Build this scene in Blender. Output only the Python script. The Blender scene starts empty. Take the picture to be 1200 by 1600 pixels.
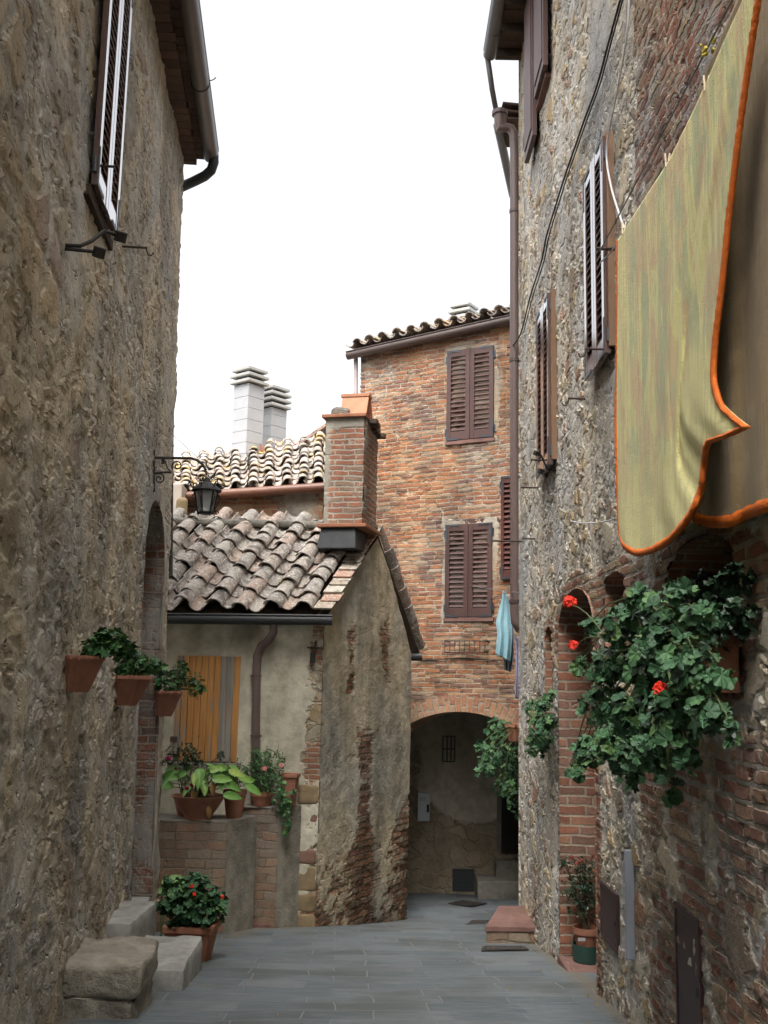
import bpy, bmesh, math, random
import numpy as np
from mathutils import Vector, Matrix, noise as mnoise

# ------------------------------------------------------------------ camera, world, sun, exposure
S = bpy.context.scene
COL = S.collection
V = Vector
EYE = V((0, 0, 1.2)); FPX = 1600.0
PITCH, YAW, ROLL = math.radians(9.1), math.radians(2.15), math.radians(1.2)
camd = bpy.data.cameras.new("camera"); cam = bpy.data.objects.new("camera", camd); COL.objects.link(cam)
camd.sensor_fit = 'HORIZONTAL'; camd.sensor_width = 36; camd.lens = 36 * FPX / 1200
camd.clip_start = 0.05; camd.clip_end = 2000
MC = Matrix.Rotation(-YAW, 4, 'Z') @ Matrix.Rotation(math.pi / 2 + PITCH, 4, 'X') @ Matrix.Rotation(ROLL, 4, 'Z')
cam.matrix_world = Matrix.Translation(EYE) @ MC
S.camera = cam
S.view_settings.view_transform = 'Standard'; S.view_settings.look = 'None'
S.view_settings.gamma = 1; S.view_settings.exposure = 1.6
SUN_EL, SUN_AZ = math.radians(60), math.radians(196)     # azimuth from +Y towards +X: behind the camera, to the left
W_ = bpy.data.worlds.new("World"); S.world = W_; W_.use_nodes = True
wt = W_.node_tree; wt.nodes.clear()
wo = wt.nodes.new('ShaderNodeOutputWorld'); bg = wt.nodes.new('ShaderNodeBackground')
sk = wt.nodes.new('ShaderNodeTexSky'); sk.sky_type = 'NISHITA'; sk.sun_disc = False
sk.sun_elevation = SUN_EL; sk.sun_rotation = SUN_AZ; sk.air_density = 1.0; sk.dust_density = 6.0; sk.ozone_density = 1.0
hs = wt.nodes.new('ShaderNodeHueSaturation'); hs.inputs['Saturation'].default_value = 0.18
wt.links.new(sk.outputs[0], hs.inputs['Color']); wt.links.new(hs.outputs[0], bg.inputs[0]); wt.links.new(bg.outputs[0], wo.inputs[0])
bg.inputs[1].default_value = 0.15
sl = bpy.data.lights.new("sun", 'SUN'); sl.energy = 0.6; sl.angle = math.radians(30); sl.color = (1, .96, .90)
so = bpy.data.objects.new("sun", sl); COL.objects.link(so)
sd = V((math.sin(SUN_AZ) * math.cos(SUN_EL), math.cos(SUN_AZ) * math.cos(SUN_EL), math.sin(SUN_EL)))
so.rotation_euler = sd.to_track_quat('Z', 'Y').to_euler(); so.location = (0, -5, 30)
S.render.engine = 'CYCLES'
S.cycles.use_denoising = True
S.cycles.use_adaptive_sampling = True; S.cycles.adaptive_threshold = .03; S.cycles.max_bounces = 6; S.cycles.diffuse_bounces = 4; S.cycles.glossy_bounces = 3; S.cycles.transmission_bounces = 4
S.cycles.caustics_reflective = False; S.cycles.caustics_refractive = False

# ------------------------------------------------------------------ placing helpers (photo measurement -> metres)
R3 = MC.to_3x3()
def ray(px, py): return R3 @ V(((px - 600) / FPX, (800 - py) / FPX, -1))
def at(px, py, Y):
    d = ray(px, py); return EYE + d * (Y / d.y)
def atz(px, py, z):
    d = ray(px, py); return EYE + d * ((z - EYE.z) / d.z)
GP = [(-60, 7.8), (0, 0), (11.6, -1.51), (14.2, -1.98), (17, -2.2), (22, -2.6), (80, -8)]
def gz(x, y):
    return float(np.interp(y, [p[0] for p in GP], [p[1] for p in GP]))
def ground_at(px, py):
    d = ray(px, py); lo, hi = .5, 60
    for _ in range(50):
        m = (lo + hi) / 2; p = EYE + d * (m / d.y)
        if p.z > gz(p.x, p.y): lo = m
        else: hi = m
    p = EYE + d * (lo / d.y); return V((p.x, p.y, gz(p.x, p.y)))
class Wall:
    """a vertical (or battered) plane: u runs along it, v is the height, n points out of it"""
    def __init__(s, O, d, side, batter=0.0):
        s.O = V((O[0], O[1], 0)); s.d = V((d[0], d[1], 0)).normalized()
        s.n = V((s.d.y, -s.d.x, 0)) * side; s.b = batter
    def P(s, u, v, o=0.0): return s.O + s.d * u + V((0, 0, v)) + s.n * (o - s.b * v)
    def uv(s, px, py, o=0.0):
        d = ray(px, py); N = s.n + V((0, 0, s.b))
        t = ((s.O - EYE).dot(N) + o) / d.dot(N); p = EYE + d * t
        return (p - s.O).dot(s.d), p.z
    def at(s, px, py, o=0.0):
        u, v = s.uv(px, py, o); return s.P(u, v, o)
WL = Wall((-1.275, 0), (-.053, 1), 1, .018)
WR = Wall((1.57, 0), (.04, 1), -1)
YC = 12.2
C1 = at(495, 1300, YC); C1.z = 0
C2 = at(637, 1230, 14.3); C2.z = 0
WF = Wall((C1.x, YC), (-1, 0), -1)                 # plaster front of the low house, u runs to the left of its corner
WF.n = V((0, -1, 0))
WG = Wall((C1.x, C1.y), (C2.x - C1.x, C2.y - C1.y), 1)
PB = at(640, 1100, 15.2)
WB = Wall((PB.x, PB.y), (.85, -.5), 1)              # brick house front
PPp = at(700, 1300, 17.0)
WP = Wall((PPp.x, PPp.y), (1, -.05), 1)             # wall at the back of the passage

# ------------------------------------------------------------------ nodes
class NT:
    def __init__(s, name):
        s.m = bpy.data.materials.new(name); s.m.use_nodes = True; s.t = s.m.node_tree
        s.t.nodes.clear(); s.out = s.t.nodes.new('ShaderNodeOutputMaterial')
        s.bsdf = s.t.nodes.new('ShaderNodeBsdfPrincipled'); s.t.links.new(s.bsdf.outputs[0], s.out.inputs[0])
    def put(s, sock, v):
        if isinstance(v, bpy.types.NodeSocket): s.t.links.new(v, sock)
        elif isinstance(v, (tuple, list)) and len(v) == 3 and sock.type == 'RGBA': sock.default_value = (*v, 1)
        else: sock.default_value = v
    def new(s, typ, ins=None, **props):
        n = s.t.nodes.new('ShaderNode' + typ)
        for k, v in props.items(): setattr(n, k, v)
        for k, v in (ins or {}).items(): s.put(n.inputs[k], v)
        return n
    def math(s, op, a, b=0.0, clamp=False):
        n = s.new('Math', {0: a, 1: b}, operation=op); n.use_clamp = clamp; return n.outputs[0]
    def mul(s, a, b): return s.math('MULTIPLY', a, b)
    def add(s, a, b): return s.math('ADD', a, b)
    def mr(s, v, a, b, c=0.0, d=1.0, smooth=True):
        n = s.new('MapRange', {0: v, 1: a, 2: b, 3: c, 4: d}); n.clamp = True
        if smooth: n.interpolation_type = 'SMOOTHSTEP'
        return n.outputs[0]
    def mix(s, f, a, b, blend='MIX'):
        n = s.t.nodes.new('ShaderNodeMix'); n.data_type = 'RGBA'; n.blend_type = blend
        s.put(n.inputs[0], f); s.put(n.inputs[6], a); s.put(n.inputs[7], b); return n.outputs[2]
    def mixf(s, f, a, b):
        n = s.t.nodes.new('ShaderNodeMix'); n.data_type = 'FLOAT'
        s.put(n.inputs[0], f); s.put(n.inputs[2], a); s.put(n.inputs[3], b); return n.outputs[0]
    def ramp(s, f, stops, const=False):
        n = s.t.nodes.new('ShaderNodeValToRGB'); cr = n.color_ramp
        if const: cr.interpolation = 'CONSTANT'
        while len(cr.elements) < len(stops): cr.elements.new(0.5)
        for e, (p, c) in zip(cr.elements, stops): e.position = p; e.color = (*c, 1)
        s.put(n.inputs[0], f); return n.outputs[0]
    def noise(s, vec, scale, detail=4, rough=.55, dist=0.0, dim='3D'):
        n = s.new('TexNoise', {'Vector': vec, 'Scale': scale, 'Detail': detail, 'Roughness': rough, 'Distortion': dist}, noise_dimensions=dim)
        return n.outputs['Fac'], n.outputs['Color']
    def uv(s): return s.new('UVMap').outputs[0]
    def obj(s): return s.new('TexCoord').outputs['Object']
    def vmath(s, op, a, b=(0, 0, 0)):
        n = s.new('VectorMath', {0: a, 1: b}, operation=op); return n.outputs[0]
    def attr(s, name):
        n = s.new('Attribute'); n.attribute_name = name; return n.outputs['Fac']
    def isl(s): return s.new('NewGeometry').outputs['Random Per Island']
    def bump(s, h, strength=.3, dist=.01):
        n = s.new('Bump', {'Height': h, 'Strength': strength, 'Distance': dist}); s.put(s.bsdf.inputs['Normal'], n.outputs[0])
    def fin(s, color=None, rough=.8, spec=.3, metal=0.0):
        if color is not None: s.put(s.bsdf.inputs['Base Color'], color)
        s.put(s.bsdf.inputs['Roughness'], rough); s.put(s.bsdf.inputs['Specular IOR Level'], spec); s.put(s.bsdf.inputs['Metallic'], metal)
        return s.m
    def disp(s, h, scale, mid=.5):
        d = s.new('Displacement', {'Height': h, 'Midlevel': mid, 'Scale': scale})
        s.t.links.new(d.outputs[0], s.out.inputs['Displacement']); s.m.displacement_method = 'BOTH'

def masonry(name, stones, mortar, bricks, plaster, size=(.2, .14), bsize=(.25, .062), disp=.05, gap=.09, bmortar=None, stain=(.62, 1.15),
            plaster_amp=.8, brick_amp=.5, pl_h=.75, bgap=.011, rough_fine=.25, fine=34, stain2=None, cov=(.56, .74), pl_soft=.04, b_h=.85, bwob=.035, big_stones=None, tint=None, pits=0.0, und=0.0):
    """rubble stone, coursed brick and render in one wall: the mesh attributes 'brick' and 'plaster' say where each shows"""
    N = NT(name); uv = N.uv()
    _, nc = N.noise(uv, 4.5, 3); _, nc2 = N.noise(uv, 17, 2)
    def scaled(v, f):
        n = N.new('VectorMath', {0: v}, operation='SCALE'); n.inputs[3].default_value = f; return n.outputs[0]
    w1 = scaled(N.vmath('SUBTRACT', nc, (.5, .5, .5)), .22); w2 = scaled(N.vmath('SUBTRACT', nc2, (.5, .5, .5)), .05)
    p = N.vmath('ADD', N.vmath('ADD', uv, w1), w2)
    ps = N.vmath('MULTIPLY', p, (1 / size[0], 1 / size[1], 1))
    ve = N.new('TexVoronoi', {'Vector': ps, 'Scale': 1.0, 'Randomness': .95}, voronoi_dimensions='2D', feature='DISTANCE_TO_EDGE').outputs['Distance']
    vc = N.new('TexVoronoi', {'Vector': ps, 'Scale': 1.0, 'Randomness': .95}, voronoi_dimensions='2D', feature='F1').outputs['Color']
    sep = N.new('SeparateColor', {0: vc}); rnd, rnd2 = sep.outputs[0], sep.outputs[1]
    big, _ = N.noise(uv, .8, 3); mid, _ = N.noise(uv, 6, 5, .62); fin, _ = N.noise(uv, fine, 6, .7); mid2, _ = N.noise(uv, 2.3, 4, .6)
    if big_stones:                                                           # patches of large blocks among the rubble
        pb = N.vmath('MULTIPLY', p, (1 / big_stones[0], 1 / big_stones[1], 1))
        ve2 = N.new('TexVoronoi', {'Vector': pb, 'Scale': 1.0, 'Randomness': .9}, voronoi_dimensions='2D', feature='DISTANCE_TO_EDGE').outputs['Distance']
        vc2 = N.new('TexVoronoi', {'Vector': pb, 'Scale': 1.0, 'Randomness': .9}, voronoi_dimensions='2D', feature='F1').outputs['Color']
        sp2 = N.new('SeparateColor', {0: vc2})
        bmk = N.math('GREATER_THAN', N.add(sp2.outputs[2], N.attr('big')), 1.0)
        ve = N.mixf(bmk, ve, N.mul(ve2, 1.4)); rnd = N.mixf(bmk, rnd, sp2.outputs[0]); rnd2 = N.mixf(bmk, rnd2, N.mul(sp2.outputs[1], .3))
    stone_m = N.mr(ve, gap * .35, gap * 1.3)
    k = len(stones)
    sc_ = N.ramp(rnd, [(i / k, c) for i, c in enumerate(stones)], True)
    sc_ = N.mix(N.mr(fin, .3, .7, 0, .5), sc_, N.mix(1.0, sc_, (.55, .5, .45), 'MULTIPLY'))
    mcol = N.mix(N.mr(mid, .3, .7), mortar, tuple(c * .66 for c in mortar))
    cover = N.mr(N.add(mid2, N.mul(rnd2, .3)), *cov)                     # mortar smeared over some stones
    sm = N.mul(stone_m, N.math('SUBTRACT', 1.0, N.mul(cover, .8)))
    c_r = N.mix(sm, mcol, sc_)
    h_r = N.mul(sm, N.add(.35, N.mul(rnd2, .65)))
    # bricks
    bp = N.vmath('ADD', N.vmath('ADD', uv, scaled(N.vmath('SUBTRACT', nc, (.5, .5, .5)), bwob)), scaled(N.vmath('SUBTRACT', nc2, (.5, .5, .5)), .012))
    bt = N.new('TexBrick', {'Vector': bp, 'Color1': (0, 0, 0), 'Color2': (1, 1, 1), 'Mortar': (.5, .5, .5), 'Scale': 1.0, 'Mortar Size': bgap,
                            'Mortar Smooth': .35, 'Bias': 0.0, 'Brick Width': bsize[0], 'Row Height': bsize[1]})
    bt.offset = .47; bt.squash = .8; bt.squash_frequency = 3
    br = N.new('SeparateColor', {0: bt.outputs['Color']}).outputs[0]
    bm = N.math('SUBTRACT', 1.0, bt.outputs['Fac'])
    bm = N.mul(bm, N.mr(N.add(mid, N.mul(br, .25)), .34, .46))               # worn and missing bricks
    kb = len(bricks)
    bc = N.ramp(br, [(i / kb, c) for i, c in enumerate(bricks)], True)
    bc = N.mix(N.mr(fin, .35, .7, 0, .45), bc, N.mix(1.0, bc, (.6, .5, .45), 'MULTIPLY'))
    bmc = bmortar or mortar
    bmcol = N.mix(N.mr(mid, .3, .7), bmc, tuple(c * .7 for c in bmc))
    c_b = N.mix(bm, bmcol, bc); h_b = N.mul(bm, N.add(.45 * b_h, N.mul(br, .5 * b_h)))
    bmask = N.mr(N.add(N.attr('brick'), N.mul(N.math('SUBTRACT', mid2, .5), brick_amp * 2)), .44, .56)
    c = N.mix(bmask, c_r, c_b); h = N.mixf(bmask, h_r, h_b)
    # render / plaster
    pmask = N.mr(N.add(N.attr('plaster'), N.mul(N.math('SUBTRACT', N.mixf(.45, big, mid), .5), plaster_amp * 2)), .5 - pl_soft, .5 + pl_soft)
    pc = N.mix(N.mr(mid, .3, .72), plaster, tuple(x * .68 for x in plaster))
    c = N.mix(pmask, c, pc); h = N.mixf(pmask, h, N.add(pl_h - .1, N.mul(mid, .2)))
    # weathering
    st, _ = N.noise(N.vmath('MULTIPLY', uv, (1.6, .45, 1)), 1.0, 5, .6)
    c = N.mix(1.0, c, N.new('CombineColor', {0: N.mr(st, .3, .7, *stain), 1: N.mr(st, .3, .7, *stain), 2: N.mr(st, .3, .7, stain[0] * .97, stain[1] * .97)}).outputs[0], 'MULTIPLY')
    if stain2: c = N.mix(N.mr(big, .45, .68, 0, .6), c, N.mix(1.0, c, stain2, 'MULTIPLY'))
    if tint:
        tn, _ = N.noise(N.vmath('ADD', N.vmath('MULTIPLY', uv, (1.0, .55, 1)), (7.3, 1.9, 0)), 1.3, 5, .62)
        c = N.mix(1.0, c, N.mix(N.mr(tn, .36, .64), tint[0], tint[1]), 'MULTIPLY')
    h = N.add(N.add(h, N.mul(mid, .55)), N.mul(fin, rough_fine))
    if und:
        un, _ = N.noise(uv, 1.7, 3, .55); h = N.add(h, N.mul(N.math('SUBTRACT', un, .5), und * 2))
    if pits:
        pn, _ = N.noise(N.vmath('ADD', uv, (3.1, 8.2, 0)), 9.0, 3, .6); h = N.add(h, N.mul(N.mr(pn, .60, .70), -pits))
    N.disp(h, disp, .55)
    return N.fin(c, .95, .12)

def simple(name, col, rough=.7, var=.35, scale=18, bump=.25, bdist=.006, spec=.3, metal=0.0, dark=None, island=0.0, stretch=(1, 1, 1), coat=0.0):
    N = NT(name); o = N.vmath('MULTIPLY', N.obj(), stretch)
    f, _ = N.noise(o, scale, 6, .65); g, _ = N.noise(o, scale * .18, 3)
    d = dark or tuple(c * (1 - var) for c in col)
    c = N.mix(N.mr(N.mixf(.5, f, g), .32, .68), col, d)
    if island: c = N.mix(1.0, c, N.ramp(N.isl(), [(0, (1 - island,) * 3), (1, (1 + island * .4,) * 3)]), 'MULTIPLY')
    if bump: N.bump(f, bump, bdist)
    if coat: N.bsdf.inputs['Coat Weight'].default_value = coat; N.bsdf.inputs['Coat Roughness'].default_value = .12; N.bsdf.inputs['Coat IOR'].default_value = 1.7
    return N.fin(c, rough, spec, metal)
def leafmat(name, a, b, rough=.42, pale=None):
    N = NT(name); r = N.isl(); f, _ = N.noise(N.obj(), 25, 3)
    c = N.ramp(r, [(0, a), (.75, b), (1, pale or b)]); c = N.mix(N.mr(f, .35, .7, 0, .35), c, tuple(x * .6 for x in a))
    N.put(N.bsdf.inputs['Transmission Weight'], 0.0)
    N.bump(f, .2, .004)
    m = N.fin(c, rough, .35)
    return m

MAT = {}
MAT['left_wall'] = masonry('left_rubble', [(.53, .475, .39), (.46, .405, .325), (.62, .575, .50), (.38, .34, .285), (.55, .465, .35), (.50, .465, .41), (.42, .34, .29)],
    (.56, .52, .455), [(.25, .13, .09), (.22, .15, .11), (.3, .18, .12)], (.53, .505, .465), size=(.16, .11), disp=.038, und=1.1, gap=.18, plaster_amp=.75, pl_h=.45, rough_fine=.4, fine=30, cov=(.50, .72), stain=(.66, 1.16), pl_soft=.08, big_stones=(.42, .30), tint=((.88, .91, .96), (1.06, .99, .87)), pits=.9)
MAT['right_wall'] = masonry('right_rubble', [(.56, .50, .39), (.45, .38, .27), (.64, .60, .53), (.36, .29, .22), (.54, .42, .26), (.50, .475, .43), (.43, .28, .21), (.30, .245, .19), (.59, .535, .43)],
    (.58, .55, .505), [(.30, .15, .11), (.25, .14, .105), (.34, .20, .15), (.36, .24, .17), (.27, .17, .14), (.40, .32, .23)], (.50, .48, .45), size=(.155, .12), bsize=(.25, .078), disp=.038, gap=.17,
    bmortar=(.40, .36, .31), plaster_amp=.6, pl_h=.5, stain=(.7, 1.12), cov=(.52, .72), big_stones=(.36, .26), tint=((.93, .95, 1.0), (1.04, .98, .90)), pits=.6, pl_soft=.09, b_h=.6, bgap=.016, bwob=.06, rough_fine=.28)
MAT['brick_wall'] = masonry('brick_facade', [(.5, .4, .3), (.4, .3, .2)], (.45, .4, .33),
    [(.43, .21, .125), (.48, .262, .158), (.37, .182, .122), (.50, .328, .22), (.32, .177, .132), (.455, .228, .135), (.445, .337, .255), (.285, .177, .145)], (.52, .46, .39),
    bsize=(.25, .066), disp=.042, bmortar=(.54, .48, .40), plaster_amp=.85, stain=(.68, 1.16), tint=((.94, .97, 1.0), (1.07, .955, .83)), und=.5, brick_amp=.1, pl_h=.7, bgap=.010, rough_fine=.3, pl_soft=.07, bwob=.05)
MAT['plaster_front'] = masonry('plaster_front', [(.36, .26, .14), (.42, .32, .2), (.3, .22, .14)], (.36, .32, .25), [(.34, .16, .1), (.28, .14, .1)], (.62, .575, .46),
    disp=.022, plaster_amp=.75, stain=(.66, 1.1), pl_soft=.05, pl_h=.95, rough_fine=.1)
MAT['plaster_gable'] = masonry('plaster_gable', [(.34, .27, .2), (.28, .22, .16)], (.33, .29, .23), [(.26, .14, .10), (.21, .125, .095), (.30, .18, .13), (.2, .15, .12)], (.50, .46, .385),
    disp=.045, bsize=(.26, .075), plaster_amp=1.0, brick_amp=.3, stain=(.5, 1.15), pl_h=.75, pl_soft=.11, und=.5, tint=((.86, .88, .9), (1.08, 1.0, .86)), rough_fine=.25, bmortar=(.25, .21, .17), stain2=(.84, .82, .78))
MAT['passage'] = masonry('passage_wall', [(.34, .27, .18), (.28, .22, .15), (.4, .33, .24)], (.36, .3, .22), [(.3, .17, .11)], (.62, .55, .44), size=(.24, .19), disp=.03,
    plaster_amp=.35, stain=(.7, 1.1), pl_h=.8)
MAT['low_brick'] = masonry('low_brick', [(.36, .27, .2)], (.3, .27, .23), [(.29, .205, .155), (.25, .19, .15), (.32, .245, .19), (.27, .23, .195)], (.33, .305, .27), tint=((.85, .87, .9), (1.05, .97, .88)), bwob=.06, und=.4, bsize=(.27, .092), disp=.022,
    bmortar=(.25, .22, .18), plaster_amp=.3, stain=(.7, 1.1), rough_fine=.2, bgap=.008)
MAT['jamb_brick'] = masonry('jamb_brick', [(.3, .2, .15)], (.38, .34, .29), [(.30, .15, .105), (.26, .14, .1), (.34, .2, .15), (.32, .24, .19), (.2, .15, .13)], (.44, .41, .37), bsize=(.28, .085), disp=.025,
    bmortar=(.36, .31, .26), plaster_amp=.4, stain=(.75, 1.1))
MAT['red_jamb'] = masonry('red_jamb', [(.3, .2, .15)], (.38, .34, .29), [(.33, .15, .10), (.27, .13, .09), (.36, .19, .13), (.29, .17, .13), (.22, .13, .1)], (.36, .32, .28), bsize=(.28, .082), disp=.02,
    bmortar=(.38, .32, .25), plaster_amp=.2, stain=(.75, 1.1))
MAT['arch_brick'] = masonry('arch_brick', [(.5, .4, .3)], (.47, .4, .32), [(.50, .25, .15), (.54, .3, .18), (.44, .22, .14), (.48, .3, .2)], (.5, .43, .35), bsize=(.25, .084), bgap=.013, disp=.03,
    plaster_amp=.2, stain=(.8, 1.1))
MAT['chimney_brick'] = masonry('chimney_brick', [(.5, .4, .3)], (.45, .42, .36), [(.36, .165, .11), (.31, .15, .105), (.40, .2, .13), (.29, .2, .15)], (.42, .39, .33), bsize=(.25, .068), disp=.016,
    plaster_amp=.9, stain=(.6, 1.12), pl_h=.9, pl_soft=.08, bwob=.05, und=.4, rough_fine=.4)
MAT['cement'] = simple('weathered_cement', (.27, .25, .21), .95, .5, 9, .5, .02)
MAT['stone'] = simple('step_stone', (.43, .42, .385), .9, .5, 9, .6, .015)
MAT['rough_stone'] = simple('rough_limestone', (.43, .39, .315), .95, .5, 11, 1.0, .04)
MAT['yellow_stone'] = simple('yellow_sandstone', (.36, .265, .15), .95, .4, 9, .5, .015, island=.35)
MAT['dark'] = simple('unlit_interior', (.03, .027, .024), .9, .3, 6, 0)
MAT['inner'] = simple('inner_masonry', (.2, .17, .14), .95, .3, 6, .3, .02)
MAT['gutter'] = simple('brown_gutter_paint', (.10, .07, .06), .42, .3, 5, .05, spec=.5)
MAT['gutter_grey'] = simple('grey_brown_gutter', (.115, .10, .09), .4, .3, 5, .05, spec=.5)
MAT['gutter_dark'] = simple('dark_gutter_metal', (.035, .04, .042), .5, .3, 5, .05, spec=.5)
MAT['copper'] = simple('copper_brown_gutter', (.20, .085, .05), .45, .35, 5, .05, spec=.5)
MAT['pipe'] = simple('brown_downpipe_paint', (.145, .10, .09), .42, .25, 4, .04, spec=.5, stretch=(1, 1, .2))
MAT['pipe_pale'] = simple('pale_downpipe', (.5, .43, .43), .5, .2, 4, .04)
MAT['iron'] = simple('wrought_iron', (.035, .032, .03), .6, .4, 40, .3, .003, spec=.4)
MAT['rust'] = simple('rusty_iron', (.075, .05, .04), .75, .45, 40, .4, .003)
MAT['wood_dark'] = simple('old_eaves_wood', (.10, .07, .05), .9, .5, 9, .5, .01, stretch=(3, .5, 3), island=.3)
MAT['eave_brick'] = simple('eave_brick', (.12, .075, .055), .9, .4, 12, .4, .01, island=.35)
MAT['shutter'] = simple('brown_shutter_paint', (.115, .06, .052), .5, .38, 9, .15, .002, spec=.45, stretch=(1, 1, .25), island=.16)
MAT['shutter_gloss'] = simple('glossy_brown_shutter_paint', (.12, .065, .055), .16, .25, 10, 0, .002, spec=1.0, stretch=(1, 1, .15), coat=1.0)
MAT['shutter_edge'] = simple('bare_brown_board', (.25, .15, .09), .7, .35, 12, .2, .003, stretch=(1, 1, .1))
MAT['shutter_red'] = simple('red_brown_shutter_paint', (.13, .05, .04), .5, .25, 14, .1, .002)
MAT['hinge'] = simple('dull_steel_hinge', (.10, .11, .125), .5, .4, 30, .2, .002, metal=.5)
MAT['terracotta'] = simple('terracotta', (.38, .165, .095), .85, .35, 12, .2, .004)
MAT['terracotta_dark'] = simple('weathered_terracotta', (.35, .155, .098), .85, .4, 10, .25, .004)
MAT['terracotta_pale'] = simple('pale_terracotta_hood', (.52, .25, .15), .85, .25, 10, .2, .004)
MAT['green_plastic'] = simple('green_plastic', (.03, .075, .06), .45, .2, 10, .03)
MAT['soil'] = simple('potting_soil', (.04, .028, .02), .95, .5, 40, .8, .01)
MAT['stem'] = simple('green_stem', (.12, .16, .06), .6, .4, 20, .1)
MAT['stem_brown'] = simple('woody_stem', (.10, .075, .045), .8, .4, 20, .2)
MAT['leaf_ger'] = leafmat('geranium_leaf', (.026, .075, .032), (.06, .15, .06), .58, pale=(.14, .24, .08))
MAT['leaf_ivy'] = leafmat('ivy_geranium_leaf', (.028, .09, .03), (.06, .165, .05), .45, pale=(.13, .25, .07))
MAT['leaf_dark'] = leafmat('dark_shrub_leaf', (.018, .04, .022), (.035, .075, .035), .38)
MAT['leaf_hosta'] = leafmat('hosta_leaf', (.10, .24, .05), (.17, .33, .07), .45, pale=(.30, .40, .08))
MAT['leaf_rose'] = leafmat('rose_leaf', (.04, .11, .035), (.08, .17, .06), .45)
MAT['leaf_dead'] = simple('withered_leaf', (.33, .2, .07), .8, .4, 15, .2)
MAT['petal_red'] = simple('red_petal', (.85, .045, .02), .55, .15, 30, .05)
MAT['petal_pink'] = simple('pink_petal', (.75, .3, .28), .55, .15, 30, .05)
MAT['petal_magenta'] = simple('magenta_petal', (.5, .02, .14), .55, .15, 30, .05)
MAT['white_block'] = simple('white_concrete_block', (.46, .465, .475), .9, .12, 8, .15, .006)
MAT['cap_block'] = simple('mossy_concrete_cap', (.45, .45, .44), .9, .2, 6, .2, .008, dark=(.37, .36, .32))
MAT['lead'] = simple('lead_flashing', (.045, .047, .05), .6, .4, 8, .4, .012)
MAT['mortar'] = simple('ridge_mortar', (.27, .25, .215), .95, .5, 10, .8, .03)
MAT['grey_plastic'] = simple('grey_cable_cover', (.33, .36, .41), .5, .12, 6, .03)
MAT['meter_door'] = simple('brown_meter_door_paint', (.075, .043, .042), .45, .25, 10, .05)
MAT['meter_box'] = simple('white_meter_box', (.55, .58, .6), .5, .1, 6, .03)
MAT['cable_black'] = simple('black_cable', (.03, .028, .026), .6, .2, 10, 0)
MAT['cable_white'] = simple('white_cable', (.6, .6, .6), .5, .1, 10, 0)
MAT['wire'] = simple('clothesline_wire', (.22, .22, .22), .5, .2, 10, 0)
MAT['peg'] = simple('pale_wood_peg', (.62, .52, .36), .7, .2, 20, .1)
MAT['towel_blue'] = simple('blue_towel', (.33, .55, .62), .95, .2, 60, .4, .004)
MAT['towel_lilac'] = simple('lilac_towel', (.40, .37, .52), .95, .2, 60, .4, .004)
MAT['drain'] = simple('cast_iron_cover', (.05, .042, .036), .7, .4, 30, .4, .004)
MAT['brick_stone'] = simple('weathered_red_stone', (.27, .155, .115), .95, .4, 9, .5, .015)
MAT['passage_bar'] = simple('dusty_bars', (.12, .105, .085), .8, .3, 20, .1)
MAT['petal_dull'] = simple('dull_red_petal', (.22, .05, .035), .7, .2, 30, .05)
MAT['slab_red'] = simple('red_brick_slab', (.25, .14, .115), .9, .4, 10, .4, .008)
MAT['orange_trim'] = None

def tile_mat(name, cols, lichen=None, lich=.5):
    N = NT(name); r = N.isl(); o = N.obj()
    f, _ = N.noise(o, 30, 6, .7); g, _ = N.noise(o, 7, 4, .6); b, _ = N.noise(o, 2.2, 4, .6)
    c = N.ramp(r, [(i / len(cols), q) for i, q in enumerate(cols)], True)
    c = N.mix(N.mr(f, .50, .62, 0, .8), c, (.56, .54, .50))                       # pale crustose lichen spots
    c = N.mix(N.mr(g, .50, .66, 0, .8), c, (.10, .09, .08))                      # dark algae
    if lichen: c = N.mix(N.mul(N.mr(N.add(N.mixf(.5, b, g), N.mul(f, .30)), .86 - lich * .25, .94 - lich * .25), .85), c, lichen)
    N.bump(f, .5, .006); return N.fin(c, .95, .15)
MAT['tile_old'] = tile_mat('old_roof_tile', [(.31, .265, .225), (.27, .23, .20), (.36, .325, .28), (.33, .25, .205), (.235, .21, .185), (.34, .305, .265), (.345, .26, .205), (.285, .255, .225)], (.45, .33, .12), .40)
MAT['tile_lichen'] = tile_mat('lichen_roof_tile', [(.38, .32, .275), (.33, .285, .25), (.43, .375, .325), (.42, .31, .25), (.28, .25, .22)], (.56, .40, .14), .66)
MAT['tile_flat'] = tile_mat('flat_verge_tile', [(.40, .34, .27), (.34, .28, .22), (.36, .22, .16), (.42, .38, .31)], (.4, .3, .1), .2)

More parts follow.
